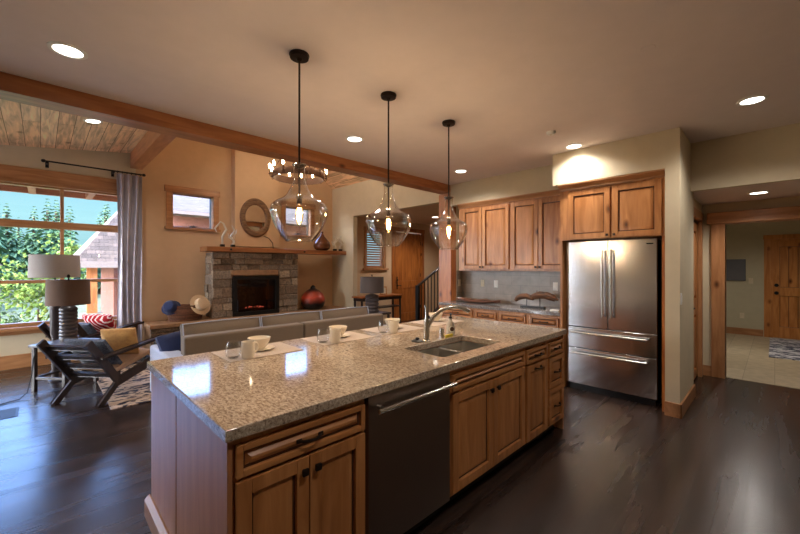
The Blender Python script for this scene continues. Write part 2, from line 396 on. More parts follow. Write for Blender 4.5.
def m_curtain():
    m, nt, bs = newmat('silver_satin'); v = coords(nt)
    n = N(nt, 'TexNoise'); n.inputs['Scale'].default_value = 4; L(nt, v, n.inputs[0])
    L(nt, ramp(nt, n.outputs[0], [(.3, srgb(160, 154, 166)), (.7, srgb(184, 178, 188))]), bs.inputs['Base Color'])
    bs.inputs['Roughness'].default_value = .38; bs.inputs['Sheen Weight'].default_value = .5; bs.inputs['Metallic'].default_value = .15; return m
M['curtain'] = m_curtain()
def m_tile(name, c1, c2, mort, wd, ht, rough, axis=None, off=.5, ms=.004):
    m, nt, bs = newmat(name); t = N(nt, 'TexCoord'); mp = N(nt, 'Mapping')
    if axis == 'x':                       # wall facing x : use (y,z)
        s = N(nt, 'SeparateXYZ'); c = N(nt, 'CombineXYZ'); L(nt, t.outputs['Object'], s.inputs[0]); L(nt, s.outputs[1], c.inputs[0]); L(nt, s.outputs[2], c.inputs[1]); L(nt, c.outputs[0], mp.inputs[0])
    else: L(nt, t.outputs['Object'], mp.inputs[0])
    br = N(nt, 'TexBrick'); br.offset = off; br.inputs['Scale'].default_value = 1; br.inputs['Brick Width'].default_value = wd; br.inputs['Row Height'].default_value = ht
    br.inputs['Mortar Size'].default_value = ms; br.inputs['Color1'].default_value = c1; br.inputs['Color2'].default_value = c2; br.inputs['Mortar'].default_value = mort
    L(nt, mp.outputs[0], br.inputs[0])
    n = N(nt, 'TexNoise'); n.inputs['Scale'].default_value = 9; n.inputs['Detail'].default_value = 6; L(nt, mp.outputs[0], n.inputs[0])
    c = ramp(nt, n.outputs[0], [(.3, (.82, .82, .82, 1)), (.7, (1.12, 1.12, 1.12, 1))]); mx = N(nt, 'MixRGB', blend_type='MULTIPLY'); mx.inputs[0].default_value = 1
    L(nt, br.outputs[0], mx.inputs[1]); L(nt, c, mx.inputs[2]); L(nt, mx.outputs[0], bs.inputs['Base Color']); bs.inputs['Roughness'].default_value = rough; return m
M['backsplash'] = m_tile('slate_tile', srgb(150, 134, 118), srgb(134, 120, 106), srgb(116, 104, 92), .30, .15, .3, 'x', ms=.0025)
M['floortile'] = m_tile('travertine', srgb(186, 168, 136), srgb(172, 154, 122), srgb(150, 134, 106), .6, .3, .45)
def m_rug(name, a, b, scale, stretch=(1, 1, 1), thr=.5, c=None):
    m, nt, bs = newmat(name); v = coords(nt, stretch, False); n = N(nt, 'TexNoise'); n.inputs['Scale'].default_value = scale; n.inputs['Detail'].default_value = 3; n.inputs['Distortion'].default_value = 1.2; L(nt, v, n.inputs[0])
    st = [(thr - .03, a), (thr + .03, b)]
    if c: st = [(thr - .09, c), (thr - .06, a), (thr - .01, a), (thr + .02, b)]
    L(nt, ramp(nt, n.outputs[0], st), bs.inputs['Base Color']); bs.inputs['Roughness'].default_value = .95; return m
M['rug'] = m_rug('spotted_rug', srgb(42, 38, 52), srgb(200, 172, 148), 9, (.7, 1.5, 1), .47)
M['runner'] = m_rug('entry_rug', srgb(66, 66, 80), srgb(206, 202, 200), 8, (1.5, .6, 1), .5)
def m_red():
    m, nt, bs = newmat('red_white_print'); v = coords(nt, (1, 1, 1), False)
    w_ = N(nt, 'TexWave'); w_.wave_profile = 'SIN'; w_.bands_direction = 'DIAGONAL'; w_.inputs['Scale'].default_value = 9; w_.inputs['Distortion'].default_value = 5; w_.inputs['Detail'].default_value = 1
    L(nt, v, w_.inputs[0]); L(nt, ramp(nt, w_.outputs['Fac'], [(.70, srgb(186, 24, 36)), (.80, srgb(240, 214, 210))]), bs.inputs['Base Color']); bs.inputs['Roughness'].default_value = .9; return m
M['redprint'] = m_red()
def m_vase():
    m, nt, bs = newmat('red_black_glaze'); t = N(nt, 'TexCoord'); s = N(nt, 'SeparateXYZ'); L(nt, t.outputs['Object'], s.inputs[0])
    n = N(nt, 'TexNoise'); n.inputs['Scale'].default_value = 9; n.inputs['Detail'].default_value = 5; L(nt, t.outputs['Object'], n.inputs[0])
    a = N(nt, 'MapRange'); a.inputs['From Min'].default_value = .08; a.inputs['From Max'].default_value = .50; L(nt, s.outputs[2], a.inputs[0])
    ad = N(nt, 'Math', operation='MULTIPLY_ADD'); ad.inputs[1].default_value = .28; L(nt, n.outputs[0], ad.inputs[0]); L(nt, a.outputs[0], ad.inputs[2])
    L(nt, ramp(nt, ad.outputs[0], [(.26, srgb(34, 28, 26)), (.40, srgb(128, 44, 26)), (.62, srgb(204, 76, 50)), (.85, srgb(150, 62, 44)), (1, srgb(40, 26, 24))]), bs.inputs['Base Color'])
    bs.inputs['Roughness'].default_value = .35; return m
M['redvase'] = m_vase()
M['lampstripe'] = plain('dark_ribbed_ceramic', srgb(74, 66, 66), .35, 0, .2)
# outdoors
M['grass'] = plain('meadow_grass', srgb(112, 116, 80), .95, 0, .35, 1.5)
M['conifer'] = island_random('conifer_needles', [(0, srgb(60, 92, 66)), (.5, srgb(86, 120, 84)), (1, srgb(118, 146, 100))], .9, 0)
M['leaf'] = island_random('spring_leaves', [(0, srgb(72, 102, 38)), (.5, srgb(112, 138, 54)), (1, srgb(146, 162, 74))], .8, 0)
M['shrub'] = island_random('shrub_leaves', [(0, srgb(66, 88, 48)), (1, srgb(112, 130, 72))], .8, 0)
M['bark'] = plain('bark', srgb(86, 64, 48), .9, 0, .3, 12)
M['shingle'] = m_tile('roof_shingles', srgb(124, 106, 96), srgb(90, 78, 72), srgb(70, 60, 56), .20, .10, .95, ms=.006)
M['siding'] = plain('red_brown_siding', srgb(132, 84, 68), .8, 0, .15, 5)
M['lodge'] = plain('dark_brown_siding', srgb(92, 62, 50), .8, 0, .2, 4)
M['fascia'] = plain('pale_fascia', srgb(142, 124, 114), .7)
M['patio'] = plain('pale_bounce_concrete', srgb(222, 216, 206), .9)  # colour of the added outdoor slab, kept pale to bounce light
M['soffit'] = wood('eave_boards', srgb(186, 128, 98), srgb(160, 104, 78), 'x', .7, False)
M['outstone'] = plain('porch_stone', srgb(150, 136, 120), .9, 0, .3, 9)

# ------------------------------------------------------------------ SETTING
# floor
struct('floor', MB().box(-3.5, 11.1, -2.5, 8.0, -.1, 0), M['floor'])
struct('floor_mudroom', MB().box(6.56, 11.0, -2.5, 2.0, 0, .006), M['floortile'])
# kitchen ceiling and other ceilings
struct('ceiling', MB().box(-3.6, 5.34, -2.6, 4.0, 2.85, 2.97), M['ceil'])
mb = MB(); mb.prism([(-3.6, 2.79), (1.27, 3.46), (1.27, 3.58), (-3.6, 2.91)], 'y', 4.0, 8.0); struct('ceiling_pine', mb, M['pine'])
mb = MB(); mb.prism([(1.2, 3.46), (3.25, 5.10), (5.24, 3.40), (5.46, 3.40), (3.25, 5.28), (1.2, 3.62)], 'y', 4.0, 8.0); struct('ceiling_vault', mb, M['pine'])
struct('ceiling_hall', MB().box(5.21, 6.5, -2.5, .72, 2.33, 2.45), M['ceil'])
struct('ceiling_mudroom', MB().box(6.62, 11.1, -2.6, 2.1, 2.75, 2.87), M['ceil'])
struct('ceiling_foyer', MB().box(5.34, 10.0, 3.9, 7.3, 2.72, 2.84), M['gold'])
# kitchen side walls
mb = MB()
mb.box(5.22, 5.34, .77, 3.79, 0, 2.85)                 # behind fridge and cabinets
mb.box(4.47, 5.34, .65, .77, 0, 2.85)                  # wall end beside the fridge
mb.box(4.47, 5.22, .77, 1.90, 2.47, 2.85)              # soffit over the fridge
mb.box(4.89, 5.22, 1.90, 3.79, 2.50, 2.85)             # soffit over the wall cabinets
struct('wall_kitchen', mb, M['cream'])
mb = MB(); mb.box(5.15, 5.21, -2.5, .65, 2.32, 2.85); struct('wall_hall_header', mb, M['cream'])
mb = MB(); mb.box(6.5, 6.62, .46, 2.1, 0, 2.9); mb.box(6.5, 6.62, -2.5, .46, 2.07, 2.9)
struct('wall_hall', mb, M['cream'])
mb = MB(); mb.box(6.40, 6.5, .70, .82, 0, 2.33); mb.box(5.34, 6.40, .70, .82, 2.12, 2.33); mb.box(5.34, 6.5, .79, .82, 0, 2.33); mb.box(5.34, 5.36, .70, .79, 0, 2.33); struct('wall_pantry', mb, M['cream'])
struct('ceiling_pantry', MB().box(5.34, 6.62, .72, 4.0, 2.45, 2.5), M['ceil'])
mb = MB(); mb.box(10.95, 11.1, .1, 2.1, 0, 2.75); mb.box(10.95, 11.1, -1.0, .1, 2.06, 2.75); mb.box(10.95, 11.1, -2.6, -1.0, 0, 2.75)
mb.box(6.62, 10.95, 2.0, 2.1, 0, 2.75); mb.box(6.62, 10.95, -2.6, -2.5, 0, 2.75)
struct('wall_mudroom', mb, M['mud'])
# return wall (wood clad post) that carries the beam
struct('trim_post', MB().box(4.90, 5.05, 3.79, 4.05, 0, 2.72, .006), M['beam_z'])
struct('wall_return', MB().box(5.05, 5.34, 3.79, 4.05, 0, 2.85), M['cream'])
struct('ceiling_beam', MB().box(-3.5, 4.90, 3.79, 4.0, 2.72, 2.85, .004), M['beam_x'])
mb = MB(); mb.box(-3.6, 5.34, 4.0, 4.06, 2.85, 5.4); struct('wall_over_beam', mb, M['gold'])
# great room right wall
mb = MB(); mb.box(5.22, 5.34, 4.06, 6.89, 2.67, 3.45); mb.box(5.22, 5.34, 6.89, 7.75, 0, 3.45); struct('wall_right', mb, M['cream'])
# gable wall with windows
WX0, WX1, WZ0, WZ1 = -3.1, 1.06, .60, 2.74
mb = MB()
def wall_y(mb, x0, x1, z0, z1, holes, y0, y1):
    xs = sorted({x0, x1} | {h[0] for h in holes} | {h[1] for h in holes})
    for a, b in zip(xs, xs[1:]):
        cuts = sorted([h for h in holes if h[0] <= a + 1e-6 and h[1] >= b - 1e-6], key=lambda h: h[2]); z = z0
        for h in cuts:
            if h[2] > z: mb.box(a, b, y0, y1, z, h[2])
            z = h[3]
        if z < z1: mb.box(a, b, y0, y1, z, z1)
wall_y(mb, -3.6, 1.18, 0, 3.6, [(WX0, WX1, WZ0, WZ1)], 7.75, 7.93)
struct('wall_window', mb, M['cream'])
mb = MB(); wall_y(mb, 1.18, 5.34, 0, 5.3, [(1.73, 2.43, 2.22, 2.86), (3.96, 4.60, 2.22, 2.86)], 7.75, 7.93)
struct('wall_gable', mb, M['gold'])
struct('wall_chimney', MB().box(2.78, 3.72, 7.56, 7.75, 1.9, 5.0), M['gold'])
# left and back walls, out of the picture: glazed doors on the left let the daylight in
mb = MB()
mb.box(-3.62, -3.5, -2.5, 5.6, 0, 2.9); mb.box(-3.62, -3.5, 5.6, 7.4, 2.35, 2.9); mb.box(-3.62, -3.5, 7.4, 7.93, 0, 2.9)
struct('wall_left', mb, M['cream'])
struct('wall_back', MB().box(-3.6, 6.6, -2.62, -2.5, 0, 2.97), M['cream'])
# foyer
mb = MB(); wall_y(mb, 5.34, 9.6, 0, 2.75, [(5.80, 6.36, 1.45, 2.40), (6.77, 7.82, 0, 2.44)], 7.12, 7.26)
mb.box(9.5, 9.6, 3.9, 7.12, 0, 2.75); mb.box(5.34, 9.6, 3.9, 4.04, 0, 2.75)
struct('wall_foyer', mb, M['gold'])

# baseboards
mb = MB(); mb.box(-3.5, 1.15, 7.732, 7.75, 0, .20, .004); struct('baseboard_window', mb, M['trim_x'])
mb = MB(); mb.box(4.452, 5.34, .632, .65, 0, .14, .004); mb.box(4.452, 4.47, .632, .772, 0, .14, .004); struct('baseboard_pillar', mb, M['trim_x'])
mb = MB(); mb.box(6.482, 6.5, .60, .70, 0, .14, .004); struct('baseboard_hall', mb, M['trim_y'])
mb = MB(); mb.box(10.93, 10.95, .17, 2.0, .006, .15, .004); struct('baseboard_mudroom', mb, M['trim_y'])
# hall opening posts and header
mb = MB(); mb.box(6.46, 6.66, .46, .60, 0, 2.055, .006); struct('trim_hall_post', mb, M['trim_z'])
mb = MB(); mb.box(6.44, 6.68, -2.3, .645, 2.055, 2.21, .012); struct('trim_hall_header', mb, M['trim_y'])

# windows -----------------------------------------------------------
def frame_y(mb, x0, x1, z0, z1, y0, y1, w, b=.004):
    mb.box(x0, x1, y0, y1, z1 - w, z1, b); mb.box(x0, x1, y0, y1, z0, z0 + w, b)
    mb.box(x0, x0 + w, y0, y1, z0 + w, z1 - w, b); mb.box(x1 - w, x1, y0, y1, z0 + w, z1 - w, b)
wd = thing('window_1', 'large picture window with mullion and wood header, behind the armchairs', 'window', (0, 0, 0), kind='structure')
mb = MB(); frame_y(mb, WX0, WX1, WZ0, WZ1, 7.80, 7.90, .05)
for x in (-2.2, -.98, .24): mb.box(x - .022, x + .022, 7.80, 7.90, WZ0 + .05, WZ1 - .05, .003)
mb.box(WX0 + .05, WX1 - .05, 7.79, 7.90, 2.07, 2.18, .004); mb.box(WX0 + .05, WX1 - .05, 7.81, 7.89, 1.235, 1.285, .003)
mb.build('window_frame', M['trim_x'], wd)
MB().box(WX0 + .02, WX1 - .02, 7.846, 7.852, WZ0 + .02, WZ1 - .02).build('glass', M['glass'], wd)
mb = MB(); mb.box(WX0 - .12, WX1 + .08, 7.722, 7.75, WZ1, 2.95, .005); mb.box(WX0 - .14, WX1 + .09, 7.705, 7.75, WZ1 - .03, WZ1 + .012, .004)
mb.build('header', M['trim_x'], wd)
mb = MB(); mb.box(WX0 - .1, WX1 + .1, 7.68, 7.80, .545, .60, .006); mb.box(WX0 - .08, WX1 + .06, 7.73, 7.75, .49, .545, .004); mb.build('window_sill', M['trim_x'], wd)

def small_window(nm, label, x0, x1, z0, z1):
    t = thing(nm, label, 'window', (0, 0, 0), kind='structure')
    mb = MB(); frame_y(mb, x0, x1, z0, z1, 7.82, 7.90, .022, .002); mb.build('sash', M['bronze'], t)
    MB().box(x0 + .01, x1 - .01, 7.857, 7.862, z0 + .01, z1 - .01).build('glass', M['glass'], t)
    mb = MB(); mb.box(x0 - .10, x0, 7.725, 7.75, z0 - .02, z1, .003); mb.box(x1, x1 + .10, 7.725, 7.75, z0 - .02, z1, .003)
    mb.box(x0 - .125, x1 + .125, 7.715, 7.75, z1, z1 + .115, .004)
    mb.box(x0 - .0, x0 + .012, 7.75, 7.82, z0, z1); mb.box(x1 - .012, x1, 7.75, 7.82, z0, z1); mb.box(x0, x1, 7.75, 7.82, z1 - .012, z1)
    mb.build('casing', M['trim_x'], t)
    mb = MB(); mb.box(x0 - .125, x1 + .125, 7.69, 7.82, z0 - .05, z0, .004); mb.build('window_sill', M['trim_x'], t)
    mb = MB(); c = (x0 + x1) / 2; mb.box(c - .05, c + .05, 7.80, 7.825, z0 + .022, z0 + .045, .004); mb.bar((c, 7.80, z0 + .05), (c + .08, 7.79, z0 + .035), .012, .012); mb.build('latch', M['black'], t)
    return t
small_window('window_2', 'small square wood cased window left of the chimney', 1.73, 2.43, 2.22, 2.86)
small_window('window_3', 'small square wood cased window right of the oval mirror, behind the first pendant', 3.96, 4.60, 2.22, 2.86)
wd = thing('window_4', 'foyer side window with closed horizontal blinds beside the tall door', 'window', (0, 0, 0), kind='structure')
mb = MB(); frame_y(mb, 5.80, 6.36, 1.45, 2.40, 7.14, 7.22, .03, .003); mb.box(5.72, 5.80, 7.095, 7.12, 1.42, 2.42, .003); mb.box(6.36, 6.44, 7.095, 7.12, 1.42, 2.42, .003); mb.box(5.70, 6.46, 7.09, 7.12, 2.40, 2.49, .003)
mb.build('casing', M['trim_z'], wd)
MB().box(5.68, 6.50, 7.05, 7.14, 1.40, 1.45, .004).build('window_sill', M['trim_x'], wd)
MB().box(5.83, 6.33, 7.19, 7.195, 1.47, 2.38).build('glass', M['glass'], wd)
mb = MB()
for k in range(15):
    z = 1.50 + k * .06; mb.box(5.835, 6.325, -.0018, .0018, -.022, .022, 0, 2, Matrix.Translation((0, 7.165, z)) @ Matrix.Rotation(R(12), 4, 'X'))
mb.box(5.835, 6.325, 7.145, 7.185, 2.375, 2.40); mb.build('blind', M['soffit'], wd)
wd = thing('window_5', 'glazed patio doors out of view on the left wall', 'window', (0, 0, 0), kind='structure')
mb = MB()
for y in (5.6, 6.46, 7.33): mb.box(-3.60, -3.52, y, y + .07, 0, 2.35, .003)
mb.box(-3.60, -3.52, 5.67, 7.33, 2.28, 2.35, .003); mb.box(-3.60, -3.52, 5.67, 7.33, 0, .09, .003); mb.build('window_frame', M['trim_y'], wd)
MB().box(-3.562, -3.557, 5.67, 7.33, .09, 2.28).build('glass', M['glass'], wd)

# doors --------------------------------------------------------------
def panel_mesh(mb, w, h, t=.024, rail=.06, x0=0, z0=0, y=0, raised=True, railb=None):
    """stile-and-rail front with raised field; faces -y; back plane at y"""
    f = y - t; g = y - t * .22; rb = railb or rail
    mb.box(x0, x0 + rail, f, y, z0, z0 + h, .003); mb.box(x0 + w - rail, x0 + w, f, y, z0, z0 + h, .003)
    mb.box(x0 + rail, x0 + w - rail, f, y, z0 + h - rail, z0 + h, .003); mb.box(x0 + rail, x0 + w - rail, f, y, z0, z0 + rb, .003)
    a0, a1, b0, b1 = x0 + rail - .002, x0 + w - rail + .002, z0 + rb - .002, z0 + h - rail + .002
    m = min(.030, (a1 - a0) * .2, (b1 - b0) * .25); lip = .013
    ring = []
    for ins, yy in ((0, g), (lip, g), (lip + m, f + .002)):
        ring.append([mb.bm.verts.new(c) for c in ((a0 + ins, yy, b0 + ins), (a1 - ins, yy, b0 + ins), (a1 - ins, yy, b1 - ins), (a0 + ins, yy, b1 - ins))])
    for n_, (p, q) in enumerate(zip(ring, ring[1:])):
        for k in range(4):
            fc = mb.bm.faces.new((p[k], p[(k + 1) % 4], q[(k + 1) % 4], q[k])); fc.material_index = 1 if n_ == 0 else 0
    mb.bm.faces.new(ring[-1])
    bk = [mb.bm.verts.new((c.co.x, y, c.co.z)) for c in ring[0]]
    for k in range(4): mb.bm.faces.new((ring[0][k], ring[0][(k + 1) % 4], bk[(k + 1) % 4], bk[k]))
    mb.bm.faces.new(bk[::-1])
def lever(mb, x, z, y, s=1):
    mb.cyl((x, y, z), (x, y - .012, z), .028); mb.cyl((x, y - .012, z), (x, y - .05, z), .01); mb.tube([(x, y - .05, z), (x + s * .05, y - .055, z + .004), (x + s * .11, y - .05, z - .004)], .009)
d = thing('door_1', 'tall stained wood front door with two panels in the foyer', 'door', (6.77, 7.15, 0), kind='structure')
mb = MB()
mb.box(.03, .15, -.03, .015, 0, 2.42, .003); mb.box(.90, 1.02, -.03, .015, 0, 2.42, .003); mb.box(.15, .90, -.03, .015, 2.27, 2.42, .003); mb.box(.15, .90, -.03, .015, 0, .22, .003); mb.box(.15, .90, -.03, .015, .90, 1.10, .003)
for k in range(6): mb.box(.152 + k * .125, .274 + k * .125, -.014, .01, .22, .90, .003); mb.box(.152 + k * .125, .274 + k * .125, -.014, .01, 1.10, 2.27, .003)
mb.box(.15, .90, .005, .02, .2, 2.3)
arc = [(.15, 2.275)] + [(.15 + .75 * t / 10, 2.05 + .2 * math.sin(PI * t / 10)) for t in range(11)] + [(.90, 2.275)]
mb.prism(arc, 'y', -.028, -.014)
mb.build('door_panel', M['doorwood'], d)
mb = MB(); mb.box(-.11, .0, -.055, -.03, 0, 2.44, .004); mb.box(1.05, 1.16, -.055, -.03, 0, 2.44, .004); mb.box(-.13, 1.18, -.06, -.03, 2.44, 2.55, .005); mb.box(0, .03, -.05, .1, 0, 2.44); mb.box(1.02, 1.05, -.05, .1, 0, 2.44); mb.build('casing', M['doorwood'], d)
mb = MB(); mb.box(.07, .11, -.036, -.03, .88, 1.22, .004); lever(mb, .09, .98, -.036); mb.cyl((.09, -.036, 1.13), (.09, -.055, 1.13), .025); mb.build('handle', M['black'], d)
for z in (.3, 1.2, 2.1): mb = MB(); mb.cyl((1.02, -.038, z), (1.02, -.038, z + .1), .009); mb.build('hinge', M['black'], d)

d = thing('door_2', 'knotty wood exterior door beyond the mudroom rug', 'door', (10.96, .06, 0), R(-90), kind='structure')
mb = MB()
mb.box(.03, .13, -.02, .03, .01, 2.02, .003); mb.box(.91, 1.01, -.02, .03, .01, 2.02, .003); mb.box(.13, .91, -.02, .03, 1.90, 2.02, .003); mb.box(.13, .91, -.02, .03, .01, .24, .003); mb.box(.13, .91, -.02, .03, .88, 1.06, .003)
for k in range(6): mb.box(.135 + k * .13, .257 + k * .13, .006, .02, .245, .875, .004); mb.box(.135 + k * .13, .257 + k * .13, .006, .02, 1.065, 1.895, .004)
mb.build('door_panel', M['doorlight'], d)
MB().box(.13, .91, .016, .029, .2, 1.95).build('backing_panel', M['glaze'], d)
mb = MB(); mb.box(-.10, .0, -.035, -.0105, .006, 2.06, .004); mb.box(1.05, 1.15, -.035, -.0105, .006, 2.06, .004); mb.box(-.11, 1.16, -.04, -.0105, 2.06, 2.15, .005); mb.box(0, 1.05, -.02, .1, 2.02, 2.06); mb.box(0, .03, -.03, .1, .006, 2.02); mb.box(1.02, 1.05, -.03, .1, .006, 2.02); mb.build('casing', M['doorlight'], d)
mb = MB(); mb.cyl((.085, -.02, .94), (.085, -.035, .94), .035); mb.cyl((.085, -.035, .94), (.085, -.075, .94), .028); mb.build('knob', M['black'], d)
mb = MB(); mb.cyl((.085, -.02, 1.1), (.085, -.045, 1.1), .034); mb.build('deadbolt', M['black'], d)
d = thing('door_3', 'narrow wood pantry door seen edge on behind the fridge wall', 'door', (5.42, .745, 0), kind='structure')
mb = MB(); panel_mesh(mb, .86, 1.10, .035, .11, .06, .96, .02); panel_mesh(mb, .86, .94, .035, .11, .06, .02, .02); mb.build('door_panel', M['alder_z'], d)
mb = MB(); mb.box(-.06, .06, -.065, -.015, 0, 2.10, .004); mb.box(.92, .98, -.065, -.015, 0, 2.10, .004); mb.box(-.06, .98, -.07, -.015, 2.10, 2.20, .004); mb.build('casing', M['trim_z'], d)
mb = MB(); lever(mb, .14, .98, -.015); mb.build('handle', M['black'], d)

# ------------------------------------------------------------------ ISLAND
IY = 1.36          # face plane
def pull(mb, xc, z, y, w=.10, dark=True):
    pts = [(xc - w / 2 + w * t / 8, y - .004 - .026 * math.sin(PI * t / 8) ** .7, z) for t in range(9)]
    mb.tube(pts, [.0065 - .0015 * math.sin(PI * t / 8) for t in range(9)], 8)
    for s in (-1, 1): mb.box(xc + s * w / 2 - .012, xc + s * w / 2 + .012, y - .006, y, z - .009, z + .009, .002)
def knob(mb, x, z, y):
    mb.cyl((x, y, z), (x, y - .014, z), .006); mb.box(x - .014, x + .014, y - .026, y - .012, z - .014, z + .014, .004)
def carcass(t, w, depth, z0, z1, toe=.0, fm='alder_z'):
    mb = MB(); mb.box(0, w, .02, depth, z0, z1)
    mb.box(0, .03, 0, .02, z0, z1, .002); mb.box(w - .03, w, 0, .02, z0, z1, .002); mb.box(.03, w - .03, 0, .02, z1 - .035, z1, .002); mb.box(.03, w - .03, 0, .02, z0, z0 + .03, .002)
    return mb.build('body', M[fm], t)
def toekick(t, w):
    MB().box(0, w, .075, .09, 0, .10).build('toe_kick', M['dark'], t)
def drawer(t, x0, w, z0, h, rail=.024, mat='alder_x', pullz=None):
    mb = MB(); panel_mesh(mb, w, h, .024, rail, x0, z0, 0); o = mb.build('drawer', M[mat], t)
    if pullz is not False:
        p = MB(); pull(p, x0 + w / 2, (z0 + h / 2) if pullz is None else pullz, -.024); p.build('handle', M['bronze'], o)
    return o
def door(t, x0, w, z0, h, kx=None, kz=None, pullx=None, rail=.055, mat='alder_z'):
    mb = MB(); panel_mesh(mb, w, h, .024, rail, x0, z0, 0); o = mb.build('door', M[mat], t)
    if kx is not None:
        p = MB(); knob(p, kx, kz, -.024); p.build('knob', M['bronze'], o)
    if pullx is not None:
        p = MB(); pull(p, pullx, kz, -.024); p.build('handle', M['bronze'], o)
    return o
IG = 'island base cabinets'
t = thing('base_cabinet', 'alder island cabinet with one wide drawer over two doors, left of the dishwasher', 'cabinet', (.49, IY, 0), group=IG)
carcass(t, .605, .60, .10, .872); toekick(t, .605)
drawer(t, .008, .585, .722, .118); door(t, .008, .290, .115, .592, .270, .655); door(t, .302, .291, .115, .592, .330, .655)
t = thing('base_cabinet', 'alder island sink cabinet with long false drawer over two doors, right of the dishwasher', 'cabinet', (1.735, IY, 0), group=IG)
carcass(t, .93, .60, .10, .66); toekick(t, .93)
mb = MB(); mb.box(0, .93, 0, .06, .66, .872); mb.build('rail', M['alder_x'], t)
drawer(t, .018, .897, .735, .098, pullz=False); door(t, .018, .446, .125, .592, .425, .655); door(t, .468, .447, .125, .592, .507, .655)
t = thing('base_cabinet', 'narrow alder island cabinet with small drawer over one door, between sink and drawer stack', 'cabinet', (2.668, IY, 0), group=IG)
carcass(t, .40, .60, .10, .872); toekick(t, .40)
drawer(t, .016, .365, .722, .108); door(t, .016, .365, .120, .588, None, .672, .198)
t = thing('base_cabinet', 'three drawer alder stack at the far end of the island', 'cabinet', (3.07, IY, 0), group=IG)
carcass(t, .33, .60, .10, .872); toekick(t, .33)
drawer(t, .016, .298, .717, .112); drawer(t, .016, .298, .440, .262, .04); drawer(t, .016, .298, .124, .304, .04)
# dishwasher
t = thing('dishwasher', 'stainless dishwasher with long bar handle in the island front', 'dishwasher', (1.10, IY, 0))
MB().box(.0, .625, .02, .58, .10, .868).build('body', M['black'], t)
MB().box(.003, .622, -.022, .02, .105, .868, .004).build('door', M['steel_dw'], t)
MB().box(.0, .625, .06, .08, 0, .10).build('toe_kick', M['dark'], t)
mb = MB(); mb.cyl((.035, -.062, .800), (.63, -.062, .800), .0115)
for x in (.065, .595): mb.tube([(x, -.02, .806), (x, -.045, .806), (x, -.062, .800)], .011)
mb.build('handle', M['nickel'], t)
# end panel and back panel of the island
t = thing('island_end_panel', 'smooth alder end of the island with grooved back panel and baseboard', 'cabinet panel', (0, 0, 0))
MB().box(.470, .489, 1.352, 2.028, 0, .873, .002).build('panel', M['panelwood'], t)
MB().box(.470, .489, 2.042, 2.595, .0, .873, .002).build('panel', M['panelwood'], t)
MB().box(.478, .489, 2.028, 2.042, 0, .873).build('groove', M['glaze'], t)
MB().box(.489, 3.40, 2.05, 2.0549 + .03, 0, .873).build('back_panel', M['panelwood'], t)
mb = MB(); mb.prism([(.440, 0), (.470, 0), (.470, .12), (.462, .12), (.440, .098)], 'y', 2.035, 2.62, .002); mb.build('baseboard', M['trim_y'], t)
MB().box(.489, .56, 2.085, 2.595, .0, .873, .002).build('support_wall', M['panelwood'], t)
mb = MB(); mb.box(3.40, 3.418, 1.352, 2.085, .0, .873, .002); mb.build('panel', M['panelwood'], t)
# countertop with sink cut-out : build from strips
SX0, SX1, SY0, SY1 = 1.80, 2.50, 1.45, 1.81
def slab_with_hole(x0, x1, y0, y1, hx0, hx1, hy0, hy1, z0, z1, b=.006):
    mb = MB(); bm = mb.bm
    o = [(x0, y0), (x1, y0), (x1, y1), (x0, y1)]
    def rr(r, n=5):
        pts = []
        for cx, cy, a in ((hx0 + r, hy0 + r, 180), (hx1 - r, hy0 + r, 270), (hx1 - r, hy1 - r, 0), (hx0 + r, hy1 - r, 90)):
            pts.append([(cx + r * math.cos(R(a + 90 * k / n)), cy + r * math.sin(R(a + 90 * k / n))) for k in range(n + 1)])
        return pts
    hp = rr(.03)
    for z, top in ((z1, True), (z0, False)):
        ov = [bm.verts.new((p[0], p[1], z)) for p in o]; hv = [[bm.verts.new((p[0], p[1], z)) for p in c] for c in hp]
        for k in range(4):
            c, c2 = hv[k], hv[(k + 1) % 4]
            bm.faces.new([ov[k]] + [ov[(k + 1) % 4]] + [c2[0]] + [c[-1]])
            for a, b2 in zip(c, c[1:]): bm.faces.new([ov[k], b2, a])
        if top: T = (ov, hv)
        else: B = (ov, hv)
    for k in range(4): bm.faces.new((T[0][k], T[0][(k + 1) % 4], B[0][(k + 1) % 4], B[0][k]))
    ht = [v for c in T[1] for v in c]; hb = [v for c in B[1] for v in c]
    for k in range(len(ht)): bm.faces.new((ht[k], hb[k], hb[(k + 1) % len(ht)], ht[(k + 1) % len(ht)]))
    bmesh.ops.recalc_face_normals(bm, faces=bm.faces[:])
    es = [e for e in bm.edges if e.verts[0] in T[0] and e.verts[1] in T[0] or e.verts[0] in ht and e.verts[1] in ht and len(e.link_faces) == 2 and any(abs(f.normal.z) < .5 for f in e.link_faces)]
    bmesh.ops.bevel(bm, geom=es, offset=b, segments=3, affect='EDGES', profile=.5)
    return mb
o = slab_with_hole(.455, 3.425, 1.325, 2.635, SX0, SX1, SY0, SY1, .873, .915).build('island_countertop', M['granite'])
tag(o, 'tan speckled granite countertop of the kitchen island', 'countertop')
